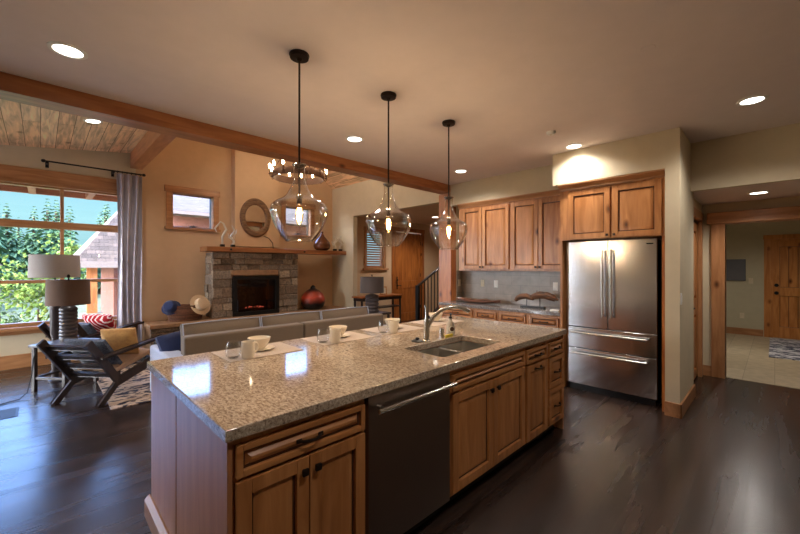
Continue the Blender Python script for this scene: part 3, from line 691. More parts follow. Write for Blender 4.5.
# double sink
t = thing('sink', 'double bowl stainless undermount sink in the island granite', 'sink', (0, 0, 0))
def bowl(x0, x1, y0, y1, zt, zb):
    mb = MB(); bm = mb.bm; r0 = .035; n = 5
    def loop(ins, z, r):
        pts = []
        for cx, cy, a in ((x0 + ins + r, y0 + ins + r, 180), (x1 - ins - r, y0 + ins + r, 270), (x1 - ins - r, y1 - ins - r, 0), (x0 + ins + r, y1 - ins - r, 90)):
            pts += [bm.verts.new((cx + r * math.cos(R(a + 90 * k / n)), cy + r * math.sin(R(a + 90 * k / n)), z)) for k in range(n + 1)]
        return pts
    Ls = [loop(-.012, zt, r0 + .01), loop(0, zt, r0), loop(.004, zb + .03, r0), loop(.025, zb, r0)]
    for a, b2 in zip(Ls, Ls[1:]):
        for k in range(len(a)): bm.faces.new((a[k], a[(k + 1) % len(a)], b2[(k + 1) % len(a)], b2[k]))
    bm.faces.new(Ls[-1])
    out = [loop(-.012, zt, r0 + .01), loop(-.006, zb - .012, r0)]
    for k in range(len(out[0])):
        bm.faces.new((out[0][k], out[1][k], out[1][(k + 1) % len(out[0])], out[0][(k + 1) % len(out[0])]))
        bm.faces.new((out[0][k], out[0][(k + 1) % len(out[0])], Ls[0][(k + 1) % len(out[0])], Ls[0][k]))
    bm.faces.new(out[1])
    return mb
for x0, x1 in ((1.815, 2.135), (2.165, 2.485)):
    b_ = bowl(x0, x1, 1.465, 1.795, .870, .69).build('bowl', M['sinksteel'], t)
    MB().lathe([(0, .6915), (.04, .6915), (.045, .694), (.036, .695), (.03, .692), (0, .692)], ((x0 + x1) / 2, 1.63, .0)).build('drain', M['nickel'], b_)
# faucet
t = thing('faucet', 'brushed nickel arched pull-out faucet behind the island sink', 'faucet', (2.10, 1.855, .915))
MB().lathe([(0, 0), (.032, 0), (.032, .006), (.024, .012), (.022, .10), (.021, .15), (.018, .168), (0, .17)]).build('body', M['nickel'], t)
pts = [(0, -.0, .07), (.008, -.015, .12), (.03, -.04, .185), (.07, -.08, .235), (.12, -.125, .262), (.165, -.165, .262), (.205, -.2, .245)]
MB().tube(pts, [.014, .015, .015, .0145, .0145, .015, .015], 14).build('spout', M['nickel'], t)
MB().tube([(.195, -.191, .25), (.215, -.209, .24), (.232, -.224, .225)], [.0155, .019, .018], 14).build('spray_head', M['nickel'], t)
mb = MB(); mb.tube([(0, 0, .16), (0, .004, .20), (.0, .01, .25), (0, .014, .272)], [.012, .008, .006, .009], 10); mb.build('lever', M['nickel'], t)
t = thing('sink_stopper', 'black rubber sink stopper lying beside the faucet', 'stopper', (2.045, 1.90, .915))
mb = MB(); mb.lathe([(0, 0), (.045, 0), (.046, .006), (.03, .012), (.012, .013), (0, .014)]); mb.build('disc', M['black'], t)
MB().lathe([(.008, .012), (.016, .022), (.012, .03), (0, .032)]).build('grip', M['black'], t)
t = thing('soap_dispenser', 'short steel soap dispenser cylinder beside the faucet', 'dispenser', (2.30, 1.87, .915))
MB().lathe([(0, 0), (.02, 0), (.02, .07), (.016, .075), (0, .075)]).build('body', M['nickel'], t)
t = thing('dish_soap_bottle', 'clear dish soap bottle with pump and round dark label by the sink', 'bottle', (2.42, 1.875, .915))
MB().lathe([(0, 0), (.030, 0), (.034, .01), (.034, .09), (.024, .115), (.012, .125), (.012, .14), (0, .14)]).build('bottle_body', M['soap'], t)
MB().lathe([(0, .14), (.014, .14), (.014, .155), (.005, .158), (.005, .185), (0, .185)]).build('pump', M['black'], t)
MB().tube([(0, 0, .183), (-.02, -.02, .185), (-.045, -.045, .178)], .006).build('spout', M['black'], t)
ml = Matrix.Translation((-.0185, -.03, .058)) @ Matrix.Rotation(R(-32), 4, 'Z') @ Matrix.Rotation(R(90), 4, 'X')
MB().lathe([(0, 0), (.027, 0), (.027, .002), (0, .002)], m=ml).build('label', M['labelwhite'], t)
MB().lathe([(0, .002), (.018, .002), (.018, .003), (0, .003)], m=ml).build('emblem', M['iron'], t)
o = MB().box(2.30, 2.39, 1.825, 1.842, .915, .94, .004).build('sponge', M['yellow']); tag(o, 'yellow kitchen sponge in front of the soap bottle', 'sponge')

# place settings
def placemat(loc, label, rz=0):
    mb = MB(); mb.box(-.24, .24, -.175, .175, 0, .004, .0015)
    o = mb.build('placemat', M['placemat'], None, loc=loc); o.rotation_euler = (0, 0, rz); return tag(o, label, 'placemat', 'place settings on the island')
mats = [(1.04, 2.42), (1.69, 2.43), (2.29, 2.43), (2.92, 2.44)]
pos_l = ['first placemat from the open end, under the nearest bowl and mug', 'second placemat from the open end, under a bowl and mug', 'third placemat from the open end, left of the faucet handle', 'fourth placemat, partly behind the faucet at the far end of the island']
for (x, y), l in zip(mats, pos_l): placemat((x, y, .915), 'pale woven ' + l)
def mk_plate(loc, label):
    o = MB().lathe([(0, .0), (.05, 0), (.055, .003), (.085, .012), (.087, .014), (.084, .015), (.055, .006), (0, .005)]).build('saucer', M['white'], loc=loc); return tag(o, label, 'saucer', 'place settings on the island')
def mk_bowl(loc, label):
    o = MB().lathe([(0, 0), (.032, 0), (.034, .006), (.055, .028), (.070, .060), (.074, .078), (.071, .078), (.066, .058), (.05, .03), (.03, .012), (0, .010)]).build('bowl', M['white'], loc=loc); return tag(o, label, 'bowl', 'place settings on the island')
def mk_mug(loc, label, rz):
    t = thing('mug', label, 'mug', loc, rz, 'place settings on the island')
    MB().lathe([(0, 0), (.034, 0), (.037, .004), (.040, .05), (.0405, .10), (.0375, .10), (.036, .05), (.033, .008), (0, .007)]).build('cup', M['white'], t)
    MB().tube([(.037, 0, .082), (.055, 0, .085), (.068, 0, .068), (.068, 0, .046), (.055, 0, .028), (.037, 0, .028)], .006).build('handle', M['white'], t)
    return t
def mk_tumbler(loc, label):
    o = MB().lathe([(0, 0), (.03, 0), (.042, .015), (.046, .045), (.040, .085), (.036, .10), (.0345, .10), (.0385, .085), (.0445, .045), (.040, .017), (.028, .006), (0, .005)]).build('tumbler', M['cup_glass'], loc=loc); return tag(o, label, 'glass', 'place settings on the island')
z = .919
for i, (mx, my) in enumerate(mats):
    nm = ['nearest', 'second', 'third', 'farthest'][i]
    if i < 3:
        mk_plate((mx + .03, my + .02, z), f'small white saucer under the bowl on the {nm} placemat')
        mk_bowl((mx + .02, my + .03, z + .005), f'white bowl on the saucer of the {nm} placemat')
        mk_mug((mx - .12, my - .135, z), f'white coffee mug on the {nm} placemat', R(10))
        mk_tumbler((mx - .19, my - .08, z), f'clear stemless glass left of the mug on the {nm} placemat')
    else:
        mk_plate((mx + .03, my + .02, z), f'white saucer on the {nm} placemat behind the faucet')
        mk_bowl((mx + .02, my + .03, z + .005), f'white bowl on the {nm} placemat behind the faucet')

# ------------------------------------------------------------------ KITCHEN WALL
KX = 4.90
def kx(name, label, cat, y, x, group=None):
    return thing(name, label, cat, (x, y, 0), R(-90), group)     # local x runs towards -Y, local -y faces -X
def crown(mb, w, z, d=.05, x0=0):
    mb.prism([(0.0, z), (-.018, z), (-.022, z + .02), (-d, z + .055), (-d, z + .07), (0, z + .07)], 'x', x0, w, 0)
t = kx('wall_cabinet', 'pair of tall knotty alder wall cabinet doors next to the wood post', 'cabinet', 3.62, KX, 'wall cabinets')
mb = MB(); mb.box(0, .93, .001, .318, 1.42, 2.43); mb.build('body', M['alder_z'], t)
door(t, .07, .375, 1.45, .955, .425, 1.48, rail=.055); door(t, .452, .45, 1.45, .955, .475, 1.48, rail=.055)
mb = MB(); crown(mb, .93, 2.43); mb.build('crown_molding', M['trim_x'], t)
t = kx('wall_cabinet', 'pair of tall knotty alder wall cabinet doors next to the refrigerator', 'cabinet', 2.688, KX, 'wall cabinets')
mb = MB(); mb.box(0, .845, .001, .318, 1.42, 2.43); mb.build('body', M['alder_z'], t)
door(t, .01, .40, 1.45, .955, .385, 1.48, rail=.055); door(t, .418, .41, 1.45, .955, .445, 1.48, rail=.055)
mb = MB(); crown(mb, .785, 2.43); mb.build('crown_molding', M['trim_x'], t)
t = kx('wall_cabinet', 'two door knotty alder cabinet above the refrigerator', 'cabinet', 1.84, 4.55, 'wall cabinets')
mb = MB(); mb.box(0, 1.065, .001, .66, 1.80, 2.41); mb.build('body', M['alder_z'], t)
door(t, .10, .455, 1.81, .57, .53, 1.84, rail=.06); door(t, .575, .455, 1.81, .57, .60, 1.84, rail=.06)
mb = MB(); crown(mb, 1.065, 2.40, .075); mb.build('crown_molding', M['trim_x'], t)
MB().box(0, .025, .001, .66, 0, 1.80).build('side_panel', M['alder_z'], t)
MB().box(1.03, 1.065, .001, .66, 0, 1.80).build('side_panel', M['doorwood'], t)
# refrigerator
t = kx('refrigerator', 'stainless french door refrigerator with two freezer drawers', 'refrigerator', 1.806, 4.64)
MB().box(.004, .936, .05, .55, .06, 1.775).build('body', M['black'], t)
def bowed(mb, x0, x1, z0, z1, d=.055, bow=.004, xc=.47, half=.47):
    n = 12; poly = []
    for k in range(n + 1):
        x = x0 + (x1 - x0) * k / n; poly.append((x, -bow * (1 - ((x - xc) / half) ** 2)))
    poly += [(x1, d), (x0, d)]
    mb.prism(poly, 'z', z0, z1, .004)
for x0, x1, hx in ((.002, .467, .425), (.473, .938, .515)):
    mb = MB(); bowed(mb, x0, x1, .765, 1.785); dr = mb.build('door', M['steel'], t, smooth=50)
    mb = MB(); mb.cyl((hx, -.065, .90), (hx, -.065, 1.68), .013)
    for zz in (.93, 1.65): mb.tube([(hx, -.008, zz), (hx, -.045, zz), (hx, -.065, zz)], .011)
    mb.build('handle', M['nickel'], dr)
for z0, z1, hz in ((.512, .757, .70), (.075, .504, .455)):
    mb = MB(); bowed(mb, .002, .938, z0, z1); dr = mb.build('drawer', M['steel'], t, smooth=50)
    mb = MB(); mb.cyl((.08, -.065, hz), (.86, -.065, hz), .013)
    for xx in (.11, .83): mb.tube([(xx, -.008, hz), (xx, -.045, hz), (xx, -.065, hz)], .011)
    mb.build('handle', M['nickel'], dr)
MB().box(.02, .92, .02, .05, .0, .07).build('kick_grille', M['black'], t)
MB().box(.845, .905, -.0085, -.004, 1.725, 1.737, .001).build('badge', M['black'], t)
# counter run along the wall
BW = [(3.785, .66, 'drawer topped alder base cabinet beside the wood post'), (3.122, .40, 'narrow alder base cabinet below the left wall outlets'), (2.719, .44, 'alder base cabinet below the dark driftwood sculpture base'), (2.276, .43, 'alder base cabinet against the refrigerator panel')]
for y, wd_, l in BW:
    t = kx('base_cabinet', l, 'cabinet', y, 4.605, 'base cabinets under the back counter')
    carcass(t, wd_, .60, .10, .872); toekick(t, wd_)
    drawer(t, .03, wd_ - .06, .715, .125); door(t, .03, wd_ - .06, .12, .575, .08, .66)
o = MB().box(4.57, 5.217, 1.842, 3.787, .873, .915, .006).build('back_countertop', M['granite2']); tag(o, 'grey granite countertop along the back wall', 'countertop')
struct('wall_backsplash', MB().box(5.208, 5.22, 1.842, 3.79, .915, 1.42), M['backsplash'])
struct('wall_backsplash_return', MB().box(5.052, 5.208, 3.778, 3.79, .915, 1.42), M['backsplash'])
def outlet(loc, rz, label, cat='outlet', toggle=False, gang=1, mat='plastic'):
    t = thing('wall_switch' if toggle else 'wall_outlet', label, cat, loc, rz)
    w_ = .036 * gang + .0
    MB().box(-w_, w_, -.006, 0, -.058, .058, .003).build('cover_plate', M[mat], t)
    for g in range(gang):
        xo = (g - (gang - 1) / 2) * .05
        if toggle: MB().box(xo - .016, xo + .016, -.011, -.005, -.034, .034, .002).build('rocker', M[mat], t)
        else:
            for zz in (-.021, .021): MB().box(xo - .016, xo + .016, -.009, -.005, zz - .014, zz + .014, .004).build('socket', M[mat], t)
    return t
outlet((5.12, 3.778, 1.21), 0, 'ivory outlet plate on the backsplash return beside the wood post', mat='ivory', gang=1)
outlet((5.208, 3.37, 1.215), R(-90), 'ivory single outlet on the backsplash above the tray', mat='ivory')
outlet((5.208, 3.12, 1.21), R(-90), 'white switch plate on the backsplash, right of the ivory outlet', 'switch', True)
outlet((5.208, 2.17, 1.205), R(-90), 'white outlet on the backsplash above the driftwood sculpture')
outlet((4.52, .65, 1.165), 0, 'white light switch on the wall end beside the refrigerator', 'switch', True)
outlet((10.95, .36, 1.18), R(-90), 'pale light switch on the mudroom wall near the exterior door', 'switch', True, mat='ivory')
outlet((10.95, .50, .42), R(-90), 'pale low outlet on the mudroom wall', mat='ivory')
o = MB().box(10.92, 10.95, .44, .77, 1.18, 1.65, .006).build('electrical_panel', M['greypanel']); tag(o, 'grey electrical panel door on the mudroom wall', 'electrical panel')
# tray
t = thing('serving_tray', 'long boat shaped carved wooden tray on the back counter', 'tray', (4.93, 3.28, .915), R(-90))
mb = MB(); n = 16; rows = []
for sgn, off in ((1, 0), (-1, .008)):
    pass
prof = [(-1, .07), (-.6, .02), (0, .004), (.6, .02), (1, .07)]
top, bot = [], []
for i in range(n + 1):
    s = -1 + 2 * i / n; wdt = .11 * (1 - s ** 4 * .92); rise = .03 * abs(s) ** 2.5
    top.append([mb.bm.verts.new((s * .40, q * wdt, .012 + rise + .028 * abs(q) ** 2.2)) for q in (-1, -.6, -.2, .2, .6, 1)])
    bot.append([mb.bm.verts.new((s * .40, q * wdt * .96, 0 + rise + .026 * abs(q) ** 2.4)) for q in (-1, -.6, -.2, .2, .6, 1)])
for g, f in ((top, 1), (bot, -1)):
    for i in range(n):
        for j in range(5):
            q = (g[i][j], g[i + 1][j], g[i + 1][j + 1], g[i][j + 1]); mb.bm.faces.new(q if f > 0 else q[::-1])
for i in range(n):
    for j in (0, 5): mb.bm.faces.new((top[i][j], top[i + 1][j], bot[i + 1][j], bot[i][j]))
for i in (0, n):
    for j in range(5): mb.bm.faces.new((top[i][j], top[i][j + 1], bot[i][j + 1], bot[i][j]))
mb.build('dish', M['tray'], t)
mb = MB(); mb.tube([(-.30, .0, .03), (-.22, .02, .055), (-.1, -.01, .05), (.05, .015, .045), (.16, 0, .06), (.25, .01, .04)], [.006, .014, .016, .014, .016, .006], 8); mb.build('twig', M['driftwood'], t)
# driftwood sculpture
t = thing('driftwood_sculpture', 'two arched driftwood pieces on pins over a black base', 'sculpture', (4.86, 2.34, .915), R(-90))
MB().box(-.17, .17, -.035, .035, 0, .022, .003).build('base', M['black'], t)
for xx, hh in ((-.09, .135), (.10, .15)): MB().cyl((xx, 0, .02), (xx, 0, hh), .005).build('pin', M['black'], t)
MB().tube([(-.26, .0, .085), (-.23, 0, .12), (-.17, .0, .15), (-.09, 0, .16), (-.03, 0, .14), (.01, 0, .115)], [.022, .034, .04, .038, .034, .016], 10).build('driftwood', M['driftwood'], t)
MB().tube([(-.02, .01, .15), (.03, .01, .165), (.10, .01, .185), (.17, .01, .18), (.24, .01, .15), (.30, .01, .12)], [.03, .042, .05, .046, .036, .016], 10).build('driftwood', M['driftwood'], t)
mb = MB(); mb.tube([(.13, .01, .19), (.20, .0, .195), (.29, -.01, .165), (.35, -.01, .13)], [.024, .034, .032, .012], 8); mb.tube([(.06, .01, .18), (.055, .01, .22), (.05, .02, .245)], [.012, .008, .003], 6); mb.build('branch', M['driftwood'], t)
o = MB().box(4.66, 4.76, 1.90, 2.02, .915, .935, .006).build('folded_napkin', M['plastic']); tag(o, 'small white folded napkin on the back counter by the refrigerator', 'napkin')

# ------------------------------------------------------------------ CEILING FITTINGS
def can(loc, label, tilt=0, watts=None, spot=True, lens='lens'):
    t = thing('recessed_light', label, 'ceiling light', loc, 0, 'recessed ceiling lights')
    if tilt: t.rotation_euler = (0, tilt, 0)
    MB().lathe([(.075, -.001), (.098, -.001), (.098, -.006), (.078, -.010), (.072, -.006)], closed=True).build('trim_ring', M['plastic'], t)
    MB().lathe([(0, -.003), (.075, -.003), (.075, -.001), (0, -.001)]).build('lens', M[lens], t)
    l = bpy.data.lights.new('can_lamp', 'SPOT'); l.energy = watts or CAN_W; l.color = CAN_COL; l.spot_size = R(150); l.spot_blend = .7; l.shadow_soft_size = .07
    o = bpy.data.objects.new('can_lamp', l); COL.objects.link(o); o.parent = t; o.location = (0, 0, -.015)
    return t
can((.124, 3.125, 2.85), 'lit recessed light in the kitchen ceiling above the near end of the beam')
can((2.397, 3.14, 2.85), 'lit recessed light between the second pendant rod and the beam')
can((4.286, 3.135, 2.85), 'lit recessed light at the corner beyond the third pendant')
can((4.315, 1.59, 2.85), 'lit recessed light in front of the refrigerator soffit')
can((4.17, .13, 2.85), 'lit recessed light before the hall header on the right')
can((1.0, .13, 2.85), 'lit recessed light in the kitchen ceiling over the cook side, out of view')
can((-1.6, 1.6, 2.85), 'lit recessed light in the ceiling behind the viewer')
can((5.85, .13, 2.33), 'lit recessed light in the low hall ceiling', watts=26)
zx = lambda x: 2.79 + .1376 * (x + 3.6)
can((.48, 6.11, zx(.48)), 'lit recessed light in the sloped pine ceiling', tilt=R(-7.8))
can((2.4, 5.9, 4.42), 'recessed light high in the hidden left slope of the pine vault', tilt=R(-38.6), watts=45)
can((8.6, .3, 2.75), 'lit recessed light in the mudroom ceiling, out of view', watts=60)
can((7.0, 5.9, 2.72), 'lit recessed light in the foyer ceiling, out of view', watts=75)
t = thing('smoke_detector', 'small round white smoke detector on the ceiling before the fridge soffit', 'smoke detector', (3.70, 1.59, 2.85))
MB().lathe([(0, -.028), (.03, -.028), (.042, -.018), (.046, 0), (0, 0)]).build('body', M['plastic'], t)
MB().lathe([(0, -.031), (.01, -.031), (.012, -.027), (0, -.027)]).build('vent', M['ivory'], t)
for k, (x, y, l) in enumerate(((2.715, .555, 'flush round sprinkler cover on the bare ceiling right of the pendants'), (.62, 1.99, 'flush round sprinkler cover on the ceiling near the first recessed light'))):
    o = MB().lathe([(0, -.004), (.036, -.004), (.04, -.001), (.04, 0), (0, 0)]).build('sprinkler_cover', M['ceil'], loc=(x, y, 2.85)); tag(o, l, 'sprinkler cover')

# pendants
def pendant(loc, label):
    t = thing('pendant_light', label, 'pendant light', loc, 0, 'glass pendants over the island')
    MB().lathe([(0, 0), (.062, 0), (.064, -.006), (.058, -.026), (.02, -.03), (.012, -.045), (0, -.045)]).build('canopy', M['bronze'], t)
    MB().cyl((0, 0, -.92), (0, 0, -.03), .0065, seg=10).build('rod', M['bronze'], t)
    prof = [(.042, -.712), (.038, -.725), (.036, -.745), (.0365, -.79), (.043, -.825), (.058, -.865), (.080, -.905), (.112, -.933), (.148, -.951), (.170, -.968), (.179, -.990), (.181, -1.016), (.177, -1.045), (.165, -1.082), (.146, -1.122), (.122, -1.158), (.100, -1.184), (.088, -1.198)]
    sh = MB().lathe(prof, seg=40).build('glass_shade', M['shade_glass'], t, smooth=60)
    MB().lathe([(.083, -1.196), (.087, -1.196), (.089, -1.200), (.086, -1.204), (.082, -1.201)], closed=True, seg=40).build('rim', M['shade_glass'], sh)
    MB().lathe([(.040, -.708), (.044, -.708), (.046, -.712), (.043, -.717), (.039, -.714)], closed=True, seg=32).build('rim', M['shade_glass'], sh)
    MB().lathe([(0, -.712), (.036, -.712), (.037, -.719), (.01, -.735), (0, -.735)]).build('cap', M['bronze'], t)
    MB().lathe([(0, -.915), (.014, -.915), (.017, -.925), (.017, -.965), (.013, -.97), (0, -.97)]).build('socket', M['bronze'], t)
    b_ = MB().lathe([(.012, -.97), (.016, -.985), (.026, -1.02), (.027, -1.05), (.018, -1.085), (.006, -1.10), (0, -1.101)], seg=20).build('bulb', M['bulb_glass'], t)
    mb = MB()
    for k in range(6):
        a = k * PI / 3; x, y = .010 * math.cos(a), .010 * math.sin(a); a2 = a + PI / 6
        mb.tube([(x, y, -.99), (x * 1.2, y * 1.2, -1.03), (.009 * math.cos(a2), .009 * math.sin(a2), -1.07)], .0022, 6)
    mb.build('filament', M['filament'], b_)
    l = bpy.data.lights.new('pendant_lamp', 'POINT'); l.energy = 8; l.color = (1, .88, .80); l.shadow_soft_size = .025
    o = bpy.data.objects.new('pendant_lamp', l); COL.objects.link(o); o.parent = t; o.location = (0, 0, -1.04)
    return t
pd = pendant((1.192, 2.145, 2.85), 'clear glass bell pendant on dark rod, nearest of the three over the island')
dup(pd, (1.977, 2.15, 2.85), label='clear glass bell pendant over the middle of the island, the second of three')
dup(pd, (2.755, 2.155, 2.85), label='clear glass bell pendant nearest the wall cabinets, third over the island')

# chandelier
t = thing('chandelier', 'rusted iron ring chandelier with candle bulbs in the great room', 'chandelier', (3.27, 5.90, 0), .3)
cz = 3.10; CR = .44
MB().lathe([(CR - .012, cz - .065), (CR, cz - .065), (CR, cz + .055), (CR - .012, cz + .055)], closed=True, seg=48).build('ring', M['iron'], t)
for k in range(14):
    a = 2 * PI * (k + .5) / 14; x, y = (CR + .03) * math.cos(a), (CR + .03) * math.sin(a)
    c = MB().tube([(CR * math.cos(a), CR * math.sin(a), cz - .03), (x * 1.01, y * 1.01, cz - .06), (x * 1.03, y * 1.03, cz - .045), (x * 1.03, y * 1.03, cz - .02)], .007, 6)
    c.lathe([(0, -.02), (.024, -.02), (.026, -.012), (.011, -.01), (.011, .075), (0, .075)], (x * 1.03, y * 1.03, cz), 10); c = c.build('candle_arm', M['iron'], t)
    MB().lathe([(0, .075), (.012, .08), (.019, .105), (.016, .135), (.005, .165), (0, .168)], (x * 1.03, y * 1.03, cz), 10).build('candle_bulb', M['candle'], c)
mb = MB()
for k in range(3):
    a = 2 * PI * k / 3 + .4; mb.tube([(CR * math.cos(a), CR * math.sin(a), cz + .03), (0, 0, cz + .85)], .006, 6)
mb.cyl((0, 0, cz + .83), (0, 0, 5.04), .012, seg=8); mb.build('hanger', M['iron'], t)
MB().lathe([(0, 5.0), (.07, 5.0), (.07, 5.05), (0, 5.07)], (0, 0, 0), 16).build('canopy', M['iron'], t)
# rafter
struct('ceiling_rafter', MB().box(1.10, 1.27, 4.06, 7.75, 3.18, 3.47, .005), M['beam_y'])

# ------------------------------------------------------------------ GREAT ROOM
def ashlar(mb, x0, x1, z0, z1, yf, rng, holes=(), rowh=(.09, .16), lens_=(.14, .42), depth=.05):
    z = z0
    while z < z1 - .01:
        h = rng.uniform(*rowh)
        if z1 - z - h < .06: h = z1 - z
        x = x0 - rng.uniform(0, .0)
        while x < x1 - .01:
            l_ = rng.uniform(*lens_)
            if x1 - x - l_ < .09: l_ = x1 - x
            segs = [(x, x + l_)]
            for hx0, hx1, hz0, hz1 in holes:
                if z + h > hz0 + .01 and z < hz1 - .01:
                    ns = []
                    for a, b_ in segs:
                        if b_ <= hx0 or a >= hx1: ns.append((a, b_)); continue
                        if a < hx0: ns.append((a, hx0))
                        if b_ > hx1: ns.append((hx1, b_))
                    segs = ns
            for a, b_ in segs:
                if b_ - a > .02:
                    j = rng.uniform(-.018, .018); mb.box(a + .004, b_ - .004, yf + j, yf + depth, z + .004, z + h - .004, .008, 1)
            x += l_
        z += h
rng = random.Random(3)
t = thing('fireplace', 'grey ledge stone fireplace surround with a black gas firebox', 'fireplace', (0, 0, 0))
FX0, FX1 = 2.28, 4.025
mb = MB(); ashlar(mb, FX0, FX1, .52, 1.76, 7.30, rng, [(2.64, 3.58, .52, 1.30)], rowh=(.10, .2), depth=.10)
side = MB()
ashlar(side, -7.74, -7.34, .52, 1.76, 0, rng, rowh=(.11, .2), depth=.06)
for v in side.bm.verts: v.co = Vector((FX1 - v.co.y, -v.co.x, v.co.z))
tmp = bpy.data.meshes.new('tmp'); side.bm.to_mesh(tmp); side.bm.free(); mb.bm.from_mesh(tmp); bpy.data.meshes.remove(tmp)
mb.build('stone_facing', M['stone'], t)
mb = MB(); mb.box(FX0 + .05, 2.64, 7.36, 7.56, .52, 1.755); mb.box(3.58, FX1 - .05, 7.36, 7.56, .52, 1.755); mb.box(2.64, 3.58, 7.36, 7.56, 1.30, 1.755)
mb.box(FX0 + .05, 2.775, 7.56, 7.745, .52, 1.755); mb.box(3.725, FX1 - .05, 7.56, 7.745, .52, 1.755); mb.build('core', M['hearthcap'], t)
side = MB(); ashlar(side, 7.34, 7.74, .52, 1.76, 0, rng, rowh=(.11, .2), depth=.06)
for v in side.bm.verts: v.co = Vector((FX0 + v.co.y, v.co.x, v.co.z))
side.build('stone_side', M['stone'], t)
MB().box(2.60, 3.56, 7.265, 7.35, 1.315, 1.42, .012).build('lintel_stone', M['hearthcap'], t)
fb = thing('gas_firebox', 'black framed gas fire insert with glowing embers', 'fire insert', (0, 0, 0))
mb = MB(); mb.box(2.642, 3.578, 7.270, 7.320, 1.23, 1.298, .004); mb.box(2.642, 3.578, 7.270, 7.320, .522, .60, .004); mb.box(2.642, 2.720, 7.270, 7.320, .60, 1.23, .004); mb.box(3.500, 3.578, 7.270, 7.320, .60, 1.23, .004)
mb.build('frame', M['black'], fb)
mb = MB(); mb.box(2.720, 3.500, 7.630, 7.650, .53, 1.28); mb.box(2.690, 2.720, 7.320, 7.650, .53, 1.28); mb.box(3.500, 3.530, 7.320, 7.650, .53, 1.28); mb.box(2.720, 3.500, 7.320, 7.630, .525, .56); mb.box(2.720, 3.500, 7.320, 7.630, 1.25, 1.28); mb.build('firebox', M['dark'], fb)
MB().box(2.720, 3.500, 7.308, 7.312, .60, 1.23).build('glass', thin_glass('smoked_glass', (.55, .45, .45, 1), 1.5, 1.2), fb)
mb = MB()
for k in range(5):
    x = 2.87 + k * .12; mb.tube([(x - .1, 7.450 + .03 * (k % 2), .60 + .03 * (k % 3)), (x + .12, 7.530 - .05 * (k % 2), .63)], [.03, .035], 8)
mb.build('log', M['bark'], fb)
mb = MB(); rr_ = random.Random(5)
for k in range(16):
    x = rr_.uniform(2.93, 3.31); s = rr_.uniform(.008, .018); mb.lathe([(0, 0), (s, s * .5), (s * .7, s * 1.3), (0, s * 1.7)], (x, 7.400 + rr_.uniform(-.02, .02), .655 + rr_.uniform(-.01, .015)), 7)
mb.build('ember', M['ember'], fb)
t = thing('mantel_shelf', 'long thick wooden mantel beam above the stone fireplace', 'mantel', (0, 0, 0))
MB().box(2.135, 5.215, 7.15, 7.555, 1.765, 1.857, .01).build('beam', M['beam_x'], t)
for x in (2.56, 4.10): MB().cyl((x, 7.15, 1.81), (x, 7.135, 1.81), .022, .016, 8).build('iron_stud', M['black'], t)
# hearth bench
t = thing('hearth_bench', 'low stone hearth bench with sandstone cap along the gable wall', 'hearth', (0, 0, 0))
mb = MB(); ashlar(mb, 1.29, 5.20, 0, .455, 7.17, random.Random(9), rowh=(.11, .16), lens_=(.2, .5), depth=.10); mb.build('stone_facing', M['stone'], t)
MB().box(1.30, 5.205, 7.25, 7.74, 0, .455).build('core', M['hearthcap'], t)
mb = MB()
x = 1.27
for l_ in (.72, .78, .64, .73, .56, .51): mb.box(x, x + l_ - .006, 7.13, 7.745, .456, .52, .012); x += l_
mb.build('cap_slab', M['hearthcap'], t)
# mirror
t = thing('oval_mirror', 'oval wall mirror in a woven wood frame above the mantel', 'mirror', (3.19, 7.56, 2.50))
mo = Matrix.Rotation(R(90), 4, 'X') @ Matrix.Diagonal((.80, 1, 1, 1))
MB().lathe([(.27, .0), (.40, 0), (.405, .02), (.37, .05), (.30, .05), (.265, .02)], m=mo, closed=True, seg=48).build('frame', M['frameoval'], t)
MB().lathe([(0, .008), (.28, .008), (.28, .012), (0, .012)], m=mo, seg=48).build('glass', M['mirror'], t)
o = MB().tube([(3.36, 7.535, 2.13), (3.47, 7.53, 2.09), (3.55, 7.52, 1.99), (3.555, 7.50, 1.864)], .008, 6).build('mirror_cord', M['cord']); tag(o, 'dark cord trailing from the oval mirror to the mantel', 'cord')
# antler ornaments: x, scale, labels
def antlers(loc, label, rz, flip, s=1, kind=0):
    t = thing('antler_ornament', label, 'ornament', loc, rz, 'antler ornaments on the mantel')
    MB().box(-.035, .035, -.035, .035, 0, .05, .004).build('base', M['black'], t)
    f = flip
    mb = MB()
    if kind == 0:
        mb.tube([(0, 0, .05), (0, 0, .2 * s), (-.07 * f, 0, .33 * s), (-.02 * f, 0, .44 * s), (.04 * f, 0, .48 * s)], [.018, .02, .022, .018, .008], 8); mb.tube([(.03 * f, 0, .475 * s), (.13 * f, 0, .34 * s), (.10 * f, 0, .27 * s)], [.013, .016, .006], 8)
    else:
        mb.tube([(0, 0, .05), (.02 * f, 0, .12 * s), (-.03 * f, 0, .25 * s), (.03 * f, 0, .38 * s), (-.02 * f, 0, .50 * s)], [.02, .021, .02, .015, .005], 8); mb.tube([(-.025 * f, 0, .23 * s), (.06 * f, 0, .33 * s), (.075 * f, 0, .42 * s)], [.014, .013, .005], 8); mb.tube([(.0, 0, .16 * s), (-.07 * f, 0, .22 * s), (-.09 * f, 0, .31 * s)], [.014, .011, .005], 8)
    mb.build('antler', M['antler'], t); return t
antlers((2.44, 7.26, 1.857), 'silvery angled antler on black base at the left end of the mantel', 0, -1)
antlers((2.63, 7.26, 1.857), 'silvery curled antler on black base, between the angled antler and the mirror', 0, 1, .85, 1)
antlers((4.96, 7.26, 1.857), 'silvery antler on black base beside the brown mantel vase', 0, 1, .72, 1)
antlers((5.12, 7.26, 1.857), 'silvery antler on black base at the right end of the mantel', 0, -1, .78, 1)
t = thing('teardrop_vase', 'brown teardrop vase on the mantel right of the first pendant', 'vase', (4.66, 7.34, 1.857))
